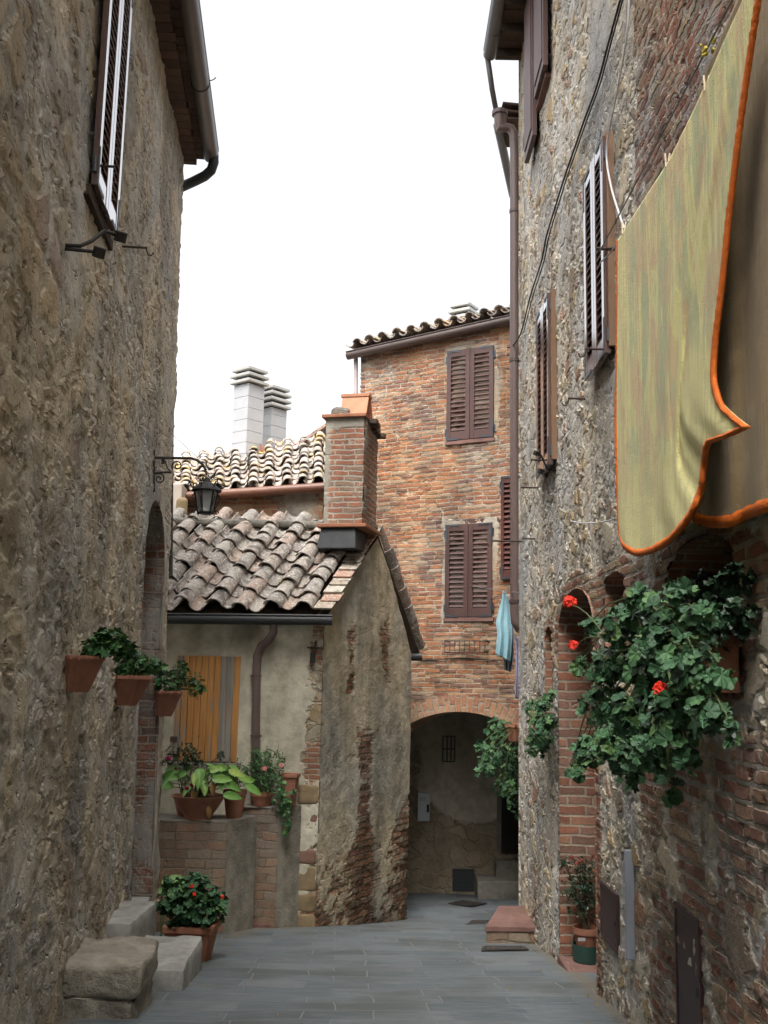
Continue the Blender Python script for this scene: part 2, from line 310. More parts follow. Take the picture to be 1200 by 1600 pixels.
def slate():
    N = NT('slate_paving'); uv = N.uv()
    _, nc = N.noise(uv, 1.2, 2); 
    n = N.new('VectorMath', {0: N.vmath('SUBTRACT', nc, (.5, .5, .5))}, operation='SCALE'); n.inputs[3].default_value = .12
    bt = N.new('TexBrick', {'Vector': N.vmath('ADD', uv, n.outputs[0]), 'Color1': (0, 0, 0), 'Color2': (1, 1, 1), 'Mortar': (.5, .5, .5), 'Scale': 1.0, 'Mortar Size': .007, 'Mortar Smooth': .4,
                            'Brick Width': .62, 'Row Height': .3}); bt.offset = .43; bt.squash = .75; bt.squash_frequency = 2
    r = N.new('SeparateColor', {0: bt.outputs['Color']}).outputs[0]
    f, _ = N.noise(uv, 28, 6, .65); g, _ = N.noise(uv, 1.1, 4, .6); st, _ = N.noise(N.vmath('MULTIPLY', uv, (2.2, 16, 1)), 1.6, 5, .65)
    c = N.ramp(r, [(0, (.085, .105, .115)), (.5, (.12, .142, .152)), (1, (.155, .172, .178))])
    c = N.mix(N.mr(st, .42, .66, 0, .6), c, (.20, .215, .215))
    c = N.mix(N.mr(g, .42, .66, 0, .75), c, (.085, .092, .088)); c = N.mix(N.mr(f, .5, .75, 0, .35), c, (.08, .085, .085))
    d = N.mr(N.add(N.attr('plaster'), N.mul(N.math('SUBTRACT', f, .5), .9)), .40, .85)
    c = N.mix(N.mul(d, .7), c, (.17, .145, .105))
    j = N.mul(bt.outputs['Fac'], N.mr(g, .38, .6, .05, .6))
    c = N.mix(j, c, (.25, .25, .235))
    h = N.add(N.mul(st, .6), N.add(N.mul(f, .5), N.mul(bt.outputs['Fac'], -.5))); N.bump(h, .55, .012)
    return N.fin(c, .72, .3)
MAT['slate'] = slate()

def planks():
    N = NT('varnished_planks'); o = N.obj(); r = N.isl()
    st, _ = N.noise(N.vmath('MULTIPLY', o, (30, 30, 1.4)), 1.2, 5, .6); g, _ = N.noise(N.vmath('MULTIPLY', o, (9, 9, 1.3)), 1.0, 4, .6)
    c = N.mix(N.mr(st, .3, .7), (.52, .25, .07), (.36, .165, .05))
    w = N.mr(N.add(g, N.mul(r, .62)), .79, .92)                                   # varnish worn off to grey wood
    c = N.mix(w, c, N.mix(N.mr(st, .3, .7), (.30, .27, .23), (.17, .15, .13)))
    k = N.new('TexVoronoi', {'Vector': N.vmath('MULTIPLY', o, (1, 1, .55)), 'Scale': 4.5, 'Randomness': 1.0}).outputs['Distance']
    c = N.mix(N.mr(k, .02, .07, 1, 0), c, (.10, .035, .015)); N.bump(st, .35, .004)
    return N.fin(c, .6, .3)
MAT['planks'] = planks()

def cloth(name, base, blots, amt, fine=300):
    N = NT(name); uv = N.uv()
    st, _ = N.noise(N.vmath('MULTIPLY', uv, (34, 1.2, 1)), 1.0, 4, .6); f, _ = N.noise(uv, 130, 4, .7); wv, _ = N.noise(uv, 11, 5, .65)
    c = N.mix(N.mr(st, .3, .7, 0, .8), base, tuple(x * .74 for x in base))
    for i, (col, s, th, stretch, off) in enumerate(blots):
        b, _ = N.noise(N.vmath('ADD', N.vmath('MULTIPLY', uv, stretch), (off, off * 1.7, 0)), s, 5, .62)
        m = N.mul(N.mr(N.add(b, N.mul(N.math('SUBTRACT', st, .5), .22)), th, th + .10), N.mul(N.attr('pattern'), amt))
        c = N.mix(m, c, col)
    c = N.mix(N.mr(f, .45, .7, 0, .55), c, tuple(x * .6 for x in base))
    h = N.add(N.add(N.mul(st, 1.2), N.mul(f, .8)), wv); N.bump(h, .8, .016)
    m = N.fin(c, .95, .1)
    N.put(N.bsdf.inputs['Sheen Weight'], .3)
    tr = N.new('BsdfTranslucent', {'Color': c}); ms = N.new('MixShader', {0: .08, 1: N.bsdf.outputs[0], 2: tr.outputs[0]})
    N.t.links.new(ms.outputs[0], N.out.inputs[0])
    return m
MAT['blanket'] = cloth('yellow_blanket', (.95, .87, .37), [((.74, .50, .28), 2.2, .46, (2.2, .75, 1), 3.1), ((.44, .54, .30), 2.1, .48, (2.4, .7, 1), 9.7), ((.74, .48, .26), 4, .52, (2.6, .8, 1), 17.3)], .68)
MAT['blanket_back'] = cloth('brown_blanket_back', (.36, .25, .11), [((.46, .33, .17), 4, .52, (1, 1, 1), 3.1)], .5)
MAT['orange_trim'] = simple('orange_satin_trim', (.78, .17, .015), .7, .3, 55, .9, .008, spec=.35)
def glassm():
    N = NT('frosted_lamp_glass'); N.put(N.bsdf.inputs['Alpha'], .55); return N.fin((.55, .6, .6), .25, .5)
MAT['glass'] = glassm()

# ------------------------------------------------------------------ mesh builder
def frame(P, x, n, z=None):
    x = x.normalized(); n = n.normalized(); z = (z or V((0, 0, 1))).normalized()
    return Matrix(((x.x, n.x, z.x, P.x), (x.y, n.y, z.y, P.y), (x.z, n.z, z.z, P.z), (0, 0, 0, 1)))
class MB:
    def __init__(s): s.v = []; s.f = []; s.uvs = None
    def add(s, vs, fs):
        o = len(s.v); s.v += [tuple(q) for q in vs]; s.f += [tuple(o + i for i in f) for f in fs]; return s
    def box(s, M, x0, x1, y0, y1, z0, z1):
        c = [M @ V(p) for p in ((x0, y0, z0), (x1, y0, z0), (x1, y1, z0), (x0, y1, z0), (x0, y0, z1), (x1, y0, z1), (x1, y1, z1), (x0, y1, z1))]
        return s.add(c, [(0, 3, 2, 1), (4, 5, 6, 7), (0, 1, 5, 4), (1, 2, 6, 5), (2, 3, 7, 6), (3, 0, 4, 7)])
    def cbox(s, c, sx, sy, sz, rz=0, rx=0):
        M = Matrix.Translation(V(c)) @ Matrix.Rotation(rz, 4, 'Z') @ Matrix.Rotation(rx, 4, 'X')
        return s.box(M, -sx / 2, sx / 2, -sy / 2, sy / 2, -sz / 2, sz / 2)
    def prism(s, poly, h):                                  # poly: list of 3-D points, h: extrusion vector
        n = len(poly); a = [V(p) for p in poly]; b = [p + V(h) for p in a]
        return s.add(a + b, [tuple(range(n))[::-1], tuple(range(n, 2 * n))] + [(i, (i + 1) % n, n + (i + 1) % n, n + i) for i in range(n)])
    def tube(s, pts, r, n=8, closed=False, cap=True, flat=None):
        pts = [V(p) for p in pts]; m = len(pts); rr = r if isinstance(r, (list, tuple)) else [r] * m
        prev = None; vs = []
        for i, p in enumerate(pts):
            t = (pts[(i + 1) % m if closed else min(i + 1, m - 1)] - pts[(i - 1) % m if closed else max(i - 1, 0)])
            t = t.normalized() if t.length > 1e-9 else V((0, 0, 1))
            if prev is None:
                a = V((0, 0, 1)) if abs(t.z) < .9 else V((1, 0, 0)); x = t.cross(a).normalized()
            else:
                x = prev - t * prev.dot(t); x = x.normalized() if x.length > 1e-6 else t.orthogonal().normalized()
            prev = x; y = t.cross(x)
            vs += [p + x * (math.cos(2 * math.pi * k / n) * rr[i]) + y * (math.sin(2 * math.pi * k / n) * rr[i]) for k in range(n)]
        fs = []
        for i in range(m if closed else m - 1):
            j = (i + 1) % m
            fs += [(i * n + k, i * n + (k + 1) % n, j * n + (k + 1) % n, j * n + k) for k in range(n)]
        if cap and not closed: fs += [tuple(range(n))[::-1], tuple((m - 1) * n + k for k in range(n))]
        return s.add(vs, fs)
    def lathe(s, M, prof, n=24, flute=0.0, arc=2 * math.pi):
        m = len(prof); vs = []; full = abs(arc - 2 * math.pi) < 1e-6; nn = n if full else n + 1
        for (r, z) in prof:
            for k in range(nn):
                a = arc * k / n; q = r * (1 + (flute if k % 2 else 0)); vs.append(M @ V((q * math.cos(a), q * math.sin(a), z)))
        fs = []
        for i in range(m - 1):
            for k in range(n):
                k2 = (k + 1) % nn; fs.append((i * nn + k, i * nn + k2, (i + 1) * nn + k2, (i + 1) * nn + k))
        return s.add(vs, fs)
    def build(s, name, mat, parent=None, smooth=False, loc=None, label=None, bevel=0, solid=0):
        me = bpy.data.meshes.new(name); o = bpy.data.objects.new(name, me); COL.objects.link(o)
        vs = np.array(s.v, dtype=float)
        if loc is not None: o.location = loc; off = V(loc)
        elif parent is not None: off = world_loc(parent)
        else:
            off = V(((vs[:, 0].min() + vs[:, 0].max()) / 2, (vs[:, 1].min() + vs[:, 1].max()) / 2, vs[:, 2].min())); o.location = off
        me.from_pydata((vs - np.array(off)).tolist(), [], s.f); me.update()
        me.materials.append(mat)
        if parent is not None:
            o.parent = parent
        if smooth:
            me.polygons.foreach_set('use_smooth', [True] * len(me.polygons))
            try: me.set_sharp_from_angle(angle=math.radians(42))
            except Exception: pass
        if bevel:
            b = o.modifiers.new('bevel', 'BEVEL'); b.width = bevel; b.segments = 2; b.limit_method = 'ANGLE'
        if solid:
            b = o.modifiers.new('thickness', 'SOLIDIFY'); b.thickness = solid; b.offset = 0
        if label: o['label'] = label
        return o
def world_loc(o):
    p = V((0, 0, 0))
    while o is not None: p += o.location; o = o.parent
    return p
def tag(o, label, cat, group=None):
    o['label'] = label; o['category'] = cat
    if group: o['group'] = group
    return o
def thing(name, label, cat, loc, group=None):
    o = bpy.data.objects.new(name, None); COL.objects.link(o); o.location = loc; o.empty_display_size = .1
    return tag(o, label, cat, group)
def structure(o): o['kind'] = 'structure'; return o
# holes as signed distance (negative inside)
def arch_sdf(u0, u1, v0, v1, rise):
    c = (u0 + u1) / 2; hw = abs(u1 - u0) / 2; vs = v1 - rise
    def f(u, v):
        rect = np.maximum(np.abs(u - c) - hw, np.maximum(v0 - v, v - vs))
        k = hw / max(rise, 1e-6)
        el = np.maximum((np.sqrt((u - c) ** 2 + ((v - vs) * k) ** 2) - hw) / max(1, k) , vs - v)
        return np.minimum(rect, el)
    def outline(n=14):
        p = [(u0, v0), (u0, vs)] + [(c + (u0 - c) * math.cos(math.pi * i / n), vs + rise * math.sin(math.pi * i / n)) for i in range(1, n)] + [(u1, vs), (u1, v0)]
        return p
    f.outline = outline; f.c = (c, hw, v0, v1); return f
def wall_mesh(name, W, us, v0, top, nv, mat, parent, holes=(), attrs=None, off=0.0, label=None, shear=0.0):
    us = np.asarray(us, float); nu = len(us)
    tops = np.array([top(u) if callable(top) else top for u in us])
    U = np.repeat(us[:, None], nv + 1, 1); T = np.linspace(0, 1, nv + 1)[None, :]
    VV = v0 + (tops[:, None] - v0) * T
    hu = float(np.median(np.diff(us))); hv = (tops.max() - v0) / nv; hs_ = max(hu, hv) * .62
    for h in holes:
        d = h(U, VV); e = 1e-3
        gx = (h(U + e, VV) - h(U - e, VV)) / (2 * e); gy = (h(U, VV + e) - h(U, VV - e)) / (2 * e); g = np.sqrt(gx ** 2 + gy ** 2) + 1e-9
        m = np.abs(d) < hs_
        U = np.where(m, U - d * gx / g, U); VV = np.where(m, VV - d * gy / g, VV)
    O = np.array(W.O); dd = np.array(W.d); nn = np.array(W.n)
    P = O + (U + shear * VV)[..., None] * dd + (off - W.b * VV)[..., None] * nn; P[..., 2] = VV
    idx = np.arange(nu * (nv + 1)).reshape(nu, nv + 1)
    q = np.stack([idx[:-1, :-1], idx[1:, :-1], idx[1:, 1:], idx[:-1, 1:]], -1).reshape(-1, 4)
    cu = (U[:-1, :-1] + U[1:, :-1] + U[1:, 1:] + U[:-1, 1:]) / 4; cv = (VV[:-1, :-1] + VV[1:, :-1] + VV[1:, 1:] + VV[:-1, 1:]) / 4
    keep = np.ones(cu.shape, bool)
    for h in holes: keep &= h(cu, cv) > 0
    q = q[keep.reshape(-1)]
    # orient outward
    nrm = np.cross(np.append(dd[:2], 0), np.array([0, 0, 1.0]))
    if nrm.dot(nn) < 0: q = q[:, ::-1]
    return grid_obj(name, P.reshape(-1, 3), q, np.stack([U, VV], -1).reshape(-1, 2), mat, parent,
                    {k: f(U, VV).reshape(-1) for k, f in (attrs or {}).items()}, label)
def grid_obj(name, P, q, UV, mat, parent, attrs, label=None):
    off = np.array(world_loc(parent)) if parent is not None else np.zeros(3)
    me = bpy.data.meshes.new(name); me.from_pydata((P - off).tolist(), [], q.tolist()); me.update()
    uvl = me.uv_layers.new(name='UVMap'); li = np.empty(len(me.loops), np.int32); me.loops.foreach_get('vertex_index', li)
    uvl.data.foreach_set('uv', UV[li].astype(np.float32).ravel())
    for k in ('brick', 'plaster', 'pattern', 'big'):
        if k in attrs:
            a = me.attributes.new(k, 'FLOAT', 'POINT'); a.data.foreach_set('value', np.asarray(attrs[k], np.float32))
    me.polygons.foreach_set('use_smooth', [True] * len(me.polygons)); me.materials.append(mat)
    o = bpy.data.objects.new(name, me); COL.objects.link(o); o.parent = parent
    if label: o['label'] = label
    return o
def strip(name, pts, inward, depth, mat, parent, brick=1.0, plaster=0.0, step=.035, start=-.02, swap=True):
    """a reveal: the outline pts swept by inward*depth, bricks coursed along the outline"""
    pts = [V(p) for p in pts]; dense = [pts[0]]
    for a, b in zip(pts, pts[1:]):
        n = max(1, int((b - a).length / step)); dense += [a.lerp(b, i / n) for i in range(1, n + 1)]
    L = [0.0]
    for a, b in zip(dense, dense[1:]): L.append(L[-1] + (b - a).length)
    nd = max(2, int((depth - start) / step)); P = []; UV = []
    for p, l in zip(dense, L):
        for k in range(nd + 1):
            t = start + (depth - start) * k / nd; P.append(p + V(inward) * t); UV.append((t + .07, l))
    m = len(dense); idx = np.arange(m * (nd + 1)).reshape(m, nd + 1)
    q = np.stack([idx[:-1, :-1], idx[1:, :-1], idx[1:, 1:], idx[:-1, 1:]], -1).reshape(-1, 4)
    n = len(P)
    return grid_obj(name, np.array([tuple(p) for p in P]), q, np.array(UV), mat, parent, {'brick': np.full(n, brick), 'plaster': np.full(n, plaster)})
def const(x): return lambda U, Vv: np.full(U.shape, float(x))
def sm(x, a, b):
    t = np.clip((x - a) / (b - a), 0, 1); return t * t * (3 - 2 * t)
def rng_(a, b, step): return np.linspace(a, b, max(2, int(round(abs(b - a) / step)) + 1))
# ------------------------------------------------------------------ street
gx = np.concatenate([[-60, -30, -12, -6], np.linspace(-3.2, 5, 110), [8, 14, 30, 60]]); gy = np.concatenate([[-60, -20, -6], np.linspace(0, 20, 90), [24, 35, 80]])
GX, GY = np.meshgrid(gx, gy, indexing='ij')
GZ = np.interp(GY, [p[0] for p in GP], [p[1] for p in GP]) + .012 * np.sin(GX * 2.1 + .7) * np.sin(GY * 1.3)
idx = np.arange(GX.size).reshape(GX.shape)
q = np.stack([idx[:-1, :-1], idx[1:, :-1], idx[1:, 1:], idx[:-1, 1:]], -1).reshape(-1, 4)
st = grid_obj('street', np.stack([GX, GY, GZ], -1).reshape(-1, 3), q, np.stack([GX, GY], -1).reshape(-1, 2), MAT['slate'], None,
              {'plaster': np.exp(-np.abs(GX - np.where(GY < 11.8, 1.57 + .04 * GY, 3)).reshape(-1) / .16) + np.exp(-np.abs(GX - np.where(GY < 11, -1.275 - .053 * GY, -1)).reshape(-1) / .2) + np.exp(-np.abs(GY - 11.9 + 0 * GX).reshape(-1) / .18) * (GX.reshape(-1) < -.2)})
structure(st)

# ------------------------------------------------------------------ shutters, tiles, foliage, pots
def shutter_pair(parent, W, u0, u1, v0, v1, mat, off=.03, thick=.045, slat=.062, leaves=2, hinges=True, edge=None, stile=.075, rails=(.1, .13)):
    M = frame(W.P(u0, 0), W.d, W.n); w = (u1 - u0) / leaves
    for i in range(leaves):
        b = MB(); x0 = i * w + .003; x1 = (i + 1) * w - .003
        b.box(M, x0, x0 + stile, off, off + thick, v0, v1); b.box(M, x1 - stile, x1, off, off + thick, v0, v1)
        b.box(M, x0 + stile, x1 - stile, off + .003, off + thick - .003, v0, v0 + rails[1]); b.box(M, x0 + stile, x1 - stile, off + .003, off + thick - .003, v1 - rails[0], v1)
        n = int((v1 - v0 - sum(rails)) / slat)
        for k in range(n):
            z = v0 + rails[1] + (k + .5) * (v1 - v0 - sum(rails)) / n
            S_ = M @ Matrix.Translation((0, off + thick * .45, z)) @ Matrix.Rotation(math.radians(38), 4, 'X')
            b.box(S_, x0 + stile - .004, x1 - stile + .004, -.004, .004, -.030, .030)
        b.box(M, x0 + stile * .9, x1 - stile * .9, off - .012, off - .006, v0 + .02, v1 - .02)
        o = b.build('shutter_leaf', mat, parent, bevel=.003)
        if hinges:
            for z in (v0 + .13, v1 - .13):
                h = MB(); s = -1 if i == 0 else 1; xe = x0 if i == 0 else x1
                h.box(M, min(xe - s * .004, xe - s * .03), max(xe - s * .004, xe - s * .03), off + thick, off + thick + .004, z - .13, z + .13)
                h.box(M, min(xe, xe - s * .22), max(xe, xe - s * .22), off + thick, off + thick + .0035, z - .13 if z < (v0 + v1) / 2 else z + .10, z - .10 if z < (v0 + v1) / 2 else z + .13)
                h.tube([M @ V((xe + s * .012, off + .02, z - .05)), M @ V((xe + s * .012, off + .02, z + .05))], .013, 8)
                h.build('hinge', MAT['hinge'], o)
    if edge:
        e = MB(); e.box(M, -.035, -.004, .0, off + thick * .45, v0 + .04, v1 + .02); e.build('window_frame', edge, parent, bevel=.003)

def rough_block(M, x0, x1, y0, y1, z0, z1, amp, seed, n=.035, rnd=.03):
    mb = MB(); vs = {}; 
    nx, ny, nz = [max(2, int(abs(b - a) / n)) for a, b in ((x0, x1), (y0, y1), (z0, z1))]
    def vid(i, j, k):
        key = (i, j, k)
        if key not in vs:
            p = V((x0 + (x1 - x0) * i / nx, y0 + (y1 - y0) * j / ny, z0 + (z1 - z0) * k / nz)); c = V(((x0 + x1) / 2, (y0 + y1) / 2, (z0 + z1) / 2))
            e = sum((a in (0, m)) for a, m in ((i, nx), (j, ny), (k, nz)))
            d = (p - c).normalized()
            if e >= 2: p -= d * rnd * (e - 1)
            w = mnoise.noise_vector(p * 3.1 + V((seed, 0, 0))) * amp + mnoise.noise_vector(p * 9 + V((0, seed, 0))) * amp * .5 + mnoise.noise_vector(p * 24) * amp * .25
            vs[key] = len(mb.v); mb.v.append(tuple(M @ (p + w)))
        return vs[key]
    def face(a, b, c, d): mb.f.append((vid(*a), vid(*b), vid(*c), vid(*d)))
    for i in range(nx):
        for j in range(ny):
            face((i, j, 0), (i, j + 1, 0), (i + 1, j + 1, 0), (i + 1, j, 0)); face((i, j, nz), (i + 1, j, nz), (i + 1, j + 1, nz), (i, j + 1, nz))
        for k in range(nz):
            face((i, 0, k), (i + 1, 0, k), (i + 1, 0, k + 1), (i, 0, k + 1)); face((i, ny, k), (i, ny, k + 1), (i + 1, ny, k + 1), (i + 1, ny, k))
    for j in range(ny):
        for k in range(nz):
            face((0, j, k), (0, j, k + 1), (0, j + 1, k + 1), (0, j + 1, k)); face((nx, j, k), (nx, j + 1, k), (nx, j + 1, k + 1), (nx, j, k + 1))
    return mb
def tile_shell(mb, c, e, s, n, r0, r1, L, thick, up, rnd, conc=False):
    """one half-round roof tile: c lower-end centre, e across, s up the slope, n out of the roof"""
    vs = []; K = 8; a0 = math.radians(8)
    for (t, r) in ((0, r0), (L, r1)):
        for rr in (r, r - thick):
            for k in range(K + 1):
                a = a0 + (math.pi - 2 * a0) * k / K
                y = math.sin(a) * rr * (.92)
                if conc: y = r0 - y
                vs.append(c + s * t + e * (math.cos(a) * rr) + n * (y + up * (1 - t / L)))
    m = K + 1; fs = []
    for k in range(K):
        fs += [(k, k + 1, 2 * m + k + 1, 2 * m + k), (m + k, 3 * m + k, 3 * m + k + 1, m + k + 1), (k, m + k, m + k + 1, k + 1), (2 * m + k, 2 * m + k + 1, 3 * m + k + 1, 3 * m + k)]
    fs += [(0, 2 * m, 3 * m, m), (K, m + K, 3 * m + K, 2 * m + K)]
    if conc: fs = [f[::-1] for f in fs]
    mb.add(vs, fs)
def tiled_roof(name, E0, E1, R0, R1, parent, mat, pitch=.33, row=.33, r=.105, seed=1, rows=None, skip=None, jit=1.0, deck=True):
    rg = random.Random(seed); mb = MB(); E0, E1, R0, R1 = map(V, (E0, E1, R0, R1))
    ncol = max(1, round((E1 - E0).length / pitch)); nrow = rows or max(1, math.ceil(((R0 - E0).length + (R1 - E1).length) / 2 / row))
    for i in range(ncol):
        for kind in (1, 0):
            tc = (i + (.5 if kind == 0 else 0)) / ncol
            a = E0.lerp(E1, tc); b = R0.lerp(R1, tc); s = (b - a).normalized(); LL = (b - a).length
            n = (E1 - E0).cross(s).normalized(); n = n if n.z > 0 else -n; e = s.cross(n).normalized()
            wob = rg.uniform(-.012, .012) * jit
            for k in range(nrow):
                if k * row > LL + .05: break
                if skip and skip(tc, (k + .5) * row / LL): continue
                jx = (rg.uniform(-.014, .014) + wob) * jit; jt = rg.uniform(-.03, .03) * jit; ang = rg.uniform(-.035, .035) * jit
                s2 = (s + e * ang + n * rg.uniform(-.02, .02) * jit).normalized(); e2 = s2.cross(n).normalized(); n2 = e2.cross(s2)
                c = a + s * (k * row + jt - .05) + e * jx + n * (rg.uniform(0, .012) * jit)
                if n2.dot(n) < 0: n2 = -n2
                rr = r * rg.uniform(.93, 1.07)
                if kind == 0: tile_shell(mb, c + n * .035, e2, s2, n2, rr, rr * .82, row * 1.22, .016, .035, rg)
                else: tile_shell(mb, c - n * .03, e2, s2, n2, rr * .95, rr * 1.05, row * 1.2, .015, .03, rg, True)
    o = mb.build(name, mat, parent, smooth=True)
    if deck:
        n = (E1 - E0).cross(R0 - E0).normalized(); n = n if n.z > 0 else -n
        d = MB(); d.prism([E0 - n * .05, E1 - n * .05, R1 - n * .05, R0 - n * .05], -n * .06); d.build('roof_deck', MAT['wood_dark'], parent)
    return o

def leaf_shape(kind):
    if kind == 'geranium':
        n = 18; vs = [(0, -.35, 0)]
        for k in range(n):
            a = -math.pi / 2 + .25 + (2 * math.pi - .5) * k / (n - 1)
            r = .92 + .09 * (1 if k % 3 == 1 else -1 if k % 3 == 0 else 0)
            vs.append((r * math.cos(a), r * math.sin(a), .16 * math.sin(5 * a) * .6 + .13))
        return vs, [(0, i, i + 1) for i in range(1, n)]
    if kind == 'ivy':
        n = 20; vs = [(0, -.3, 0)]
        for k in range(n + 1):
            a = -math.pi / 2 + .2 + (2 * math.pi - .4) * k / n
            r = .80 + .24 * math.cos(5 * (a + math.pi / 2)) * -1
            vs.append((r * math.cos(a), r * math.sin(a), .10 + .07 * math.cos(5 * a)))
        return vs, [(0, i, i + 1) for i in range(1, n + 1)]
    if kind == 'oval':
        vs = [(0, -1, 0), (.32, -.45, .1), (.40, .05, .12), (.26, .55, .08), (0, 1, -.06), (-.26, .55, .08), (-.40, .05, .12), (-.32, -.45, .1), (0, 0, 0)]
        return vs, [(8, i, (i + 1) % 8) for i in range(8)]
    if kind == 'hosta':
        vs = []; fs = []; L = 9
        for j in range(L):
            t = j / (L - 1); w = .50 * math.sin(math.pi * min(1, t * .93 + .05) ** .75) ** .8 if j < L - 1 else .01
            for i in range(5):
                x = (i - 2) / 2; vs.append((x * w, t * 2 - .2, .20 * abs(x) ** 1.5 * w * 1.6 - .55 * t * t + .18 * t))
        for j in range(L - 1):
            for i in range(4): fs.append((j * 5 + i, j * 5 + i + 1, j * 5 + i + 6, j * 5 + i + 5))
        return vs, fs
LEAF = {k: leaf_shape(k) for k in ('geranium', 'ivy', 'oval', 'hosta')}
def put_leaf(mb, p, nrm, size, kind, rg, updir=None, fold=0.0):
    n = nrm.normalized(); y = updir or V((rg.uniform(-1, 1), rg.uniform(-1, 1), rg.uniform(-1.3, .4)))
    y = (y - n * y.dot(n)); y = y.normalized() if y.length > 1e-4 else n.orthogonal().normalized(); x = y.cross(n)
    vs, fs = LEAF[kind]; sx = rg.uniform(.85, 1.1); sz = rg.uniform(.4, 1.7)
    mb.add([p + (x * (a * sx) + y * b + n * (c * sz)) * size for a, b, c in vs], fs)
def foliage(mb, blobs, n, size, kind, seed, up=.45, out=.7, rnd=.5, bias=V((0, 0, 0))):
    rg = random.Random(seed); ws = [b[1] ** 2 for b in blobs]
    for _ in range(n):
        c, r = rg.choices(blobs, ws)[0]
        d = V((rg.gauss(0, 1), rg.gauss(0, 1), rg.gauss(0, 1))).normalized()
        p = c + d * (r * rg.random() ** .45)
        put_leaf(mb, p, d * out + V((0, 0, up)) + bias + V((rg.gauss(0, rnd), rg.gauss(0, rnd), rg.gauss(0, rnd))), size * rg.uniform(.55, 1.2), kind, rg)
def stems(mb, base, targets, r=.004, sag=.1, seed=0, spread=.03):
    rg = random.Random(seed)
    for t in targets:
        b = V(base) + V((rg.uniform(-spread, spread), rg.uniform(-spread, spread), 0)); m = b.lerp(t, .5) + V((rg.uniform(-.03, .03), rg.uniform(-.03, .03), sag * (t - b).length))
        mb.tube([b.lerp(m, .0), b.lerp(m, .5) + (m - b.lerp(t, .5)) * .2, m, m.lerp(t, .55) + V((0, 0, sag * .2 * (t - b).length)), t], [r * 1.3, r * 1.2, r, r * .8, r * .5], 5)
def flower_head(p, n, rad, seed, petals=14, size=.016):
    rg = random.Random(seed); mb = MB()
    for k in range(petals):
        d = (n + V((rg.gauss(0, .7), rg.gauss(0, .7), rg.gauss(0, .7)))).normalized()
        put_leaf(mb, p + d * rad * rg.uniform(.4, 1), d, size * rg.uniform(.8, 1.2), 'geranium', rg)
    return mb
def blob_px(W, lst, o):
    r = []
    for (px, py, rp) in lst:
        p = W.at(px, py, o); r.append((p, rp * (p - EYE).y / FPX))
    return r
def round_pot(mb, soil, c, rt, rb, h, rim=.025, rimh=.04, n=28, flute=0.0):
    M = Matrix.Translation(c)
    mb.lathe(M, [(.001, 0), (rb, 0), (rb + (rt - rb) * .93, h - rimh), (rt + rim * .6, h - rimh), (rt + rim * .6, h), (rt - .012, h), (rt - .02, h - .05)], n, flute)
    soil.lathe(M, [(rt - .019, h - .045), (.001, h - .038)], n)

# ------------------------------------------------------------------ the stone house on the left
LH = thing('stone_house', 'tall rough stone house on the left with shuttered upper window and arched doorway', 'house', (-2.0, 7, gz(-2, 7)))
u_end = WL.uv(263, 900)[0]
dn = WL.uv(214, 1100)[0]; df = WL.uv(246, 1100)[0]; dtop = WL.uv(233, 772)[1]; dbot = WL.uv(228, 1412)[1]
ldoor = arch_sdf(dn, df, dbot, dtop, .55)
v_eave = at(279, 252, WL.P(u_end, 0).y).z
us = np.concatenate([np.linspace(-16, 3.0, 30), rng_(3.1, u_end + .015, .026)])
def l_plaster(U, Vv):
    a = .30 + .25 * np.exp(-((U - 5.75 - .12 * np.sin(Vv * 2)) / .22) ** 2) * sm(Vv, .2, 1.5)
    a = a + .33 * sm(-Vv, -.5, .6) * sm(-U, -7.2, -5.8) + .12 * sm(U, 7, 9) * sm(Vv, 1.5, 4)
    d = ldoor(U, Vv); return a + .30 * (1 - sm(d, .08, .32))
def l_brick(U, Vv):
    d = ldoor(U, Vv); return .62 * (1 - sm(d, .02, .22)) + .0 * U
wall_mesh('wall', WL, us, -2.2, v_eave + .02, 330, MAT['left_wall'], LH, [ldoor], {'brick': l_brick, 'plaster': l_plaster, 'big': lambda U, Vv: .12 + .55 * (1 - sm(U, 4.6, 6.2)) + .15 * sm(-Vv, -.5, .8)})
ol = ldoor.outline()
strip('doorway_reveal', [WL.P(u, v) for u, v in ol], -WL.n, .62, MAT['jamb_brick'], LH, 1.0, .50)
m = MB(); Mw = frame(WL.P(0, 0), WL.d, WL.n)
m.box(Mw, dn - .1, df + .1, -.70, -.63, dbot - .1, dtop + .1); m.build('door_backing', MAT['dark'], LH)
b = MB()
for k in range(5):
    w = (df - dn) / 5; b.box(Mw, dn + k * w + .004, dn + (k + 1) * w - .004, -.63, -.58, dbot, dtop - .55)
b.build('door', MAT['shutter'], LH, bevel=.004)
m = MB(); m.box(Mw, dn, df, -.62, .02, dbot - .25, dbot); m.build('threshold', MAT['stone'], LH, bevel=.01)
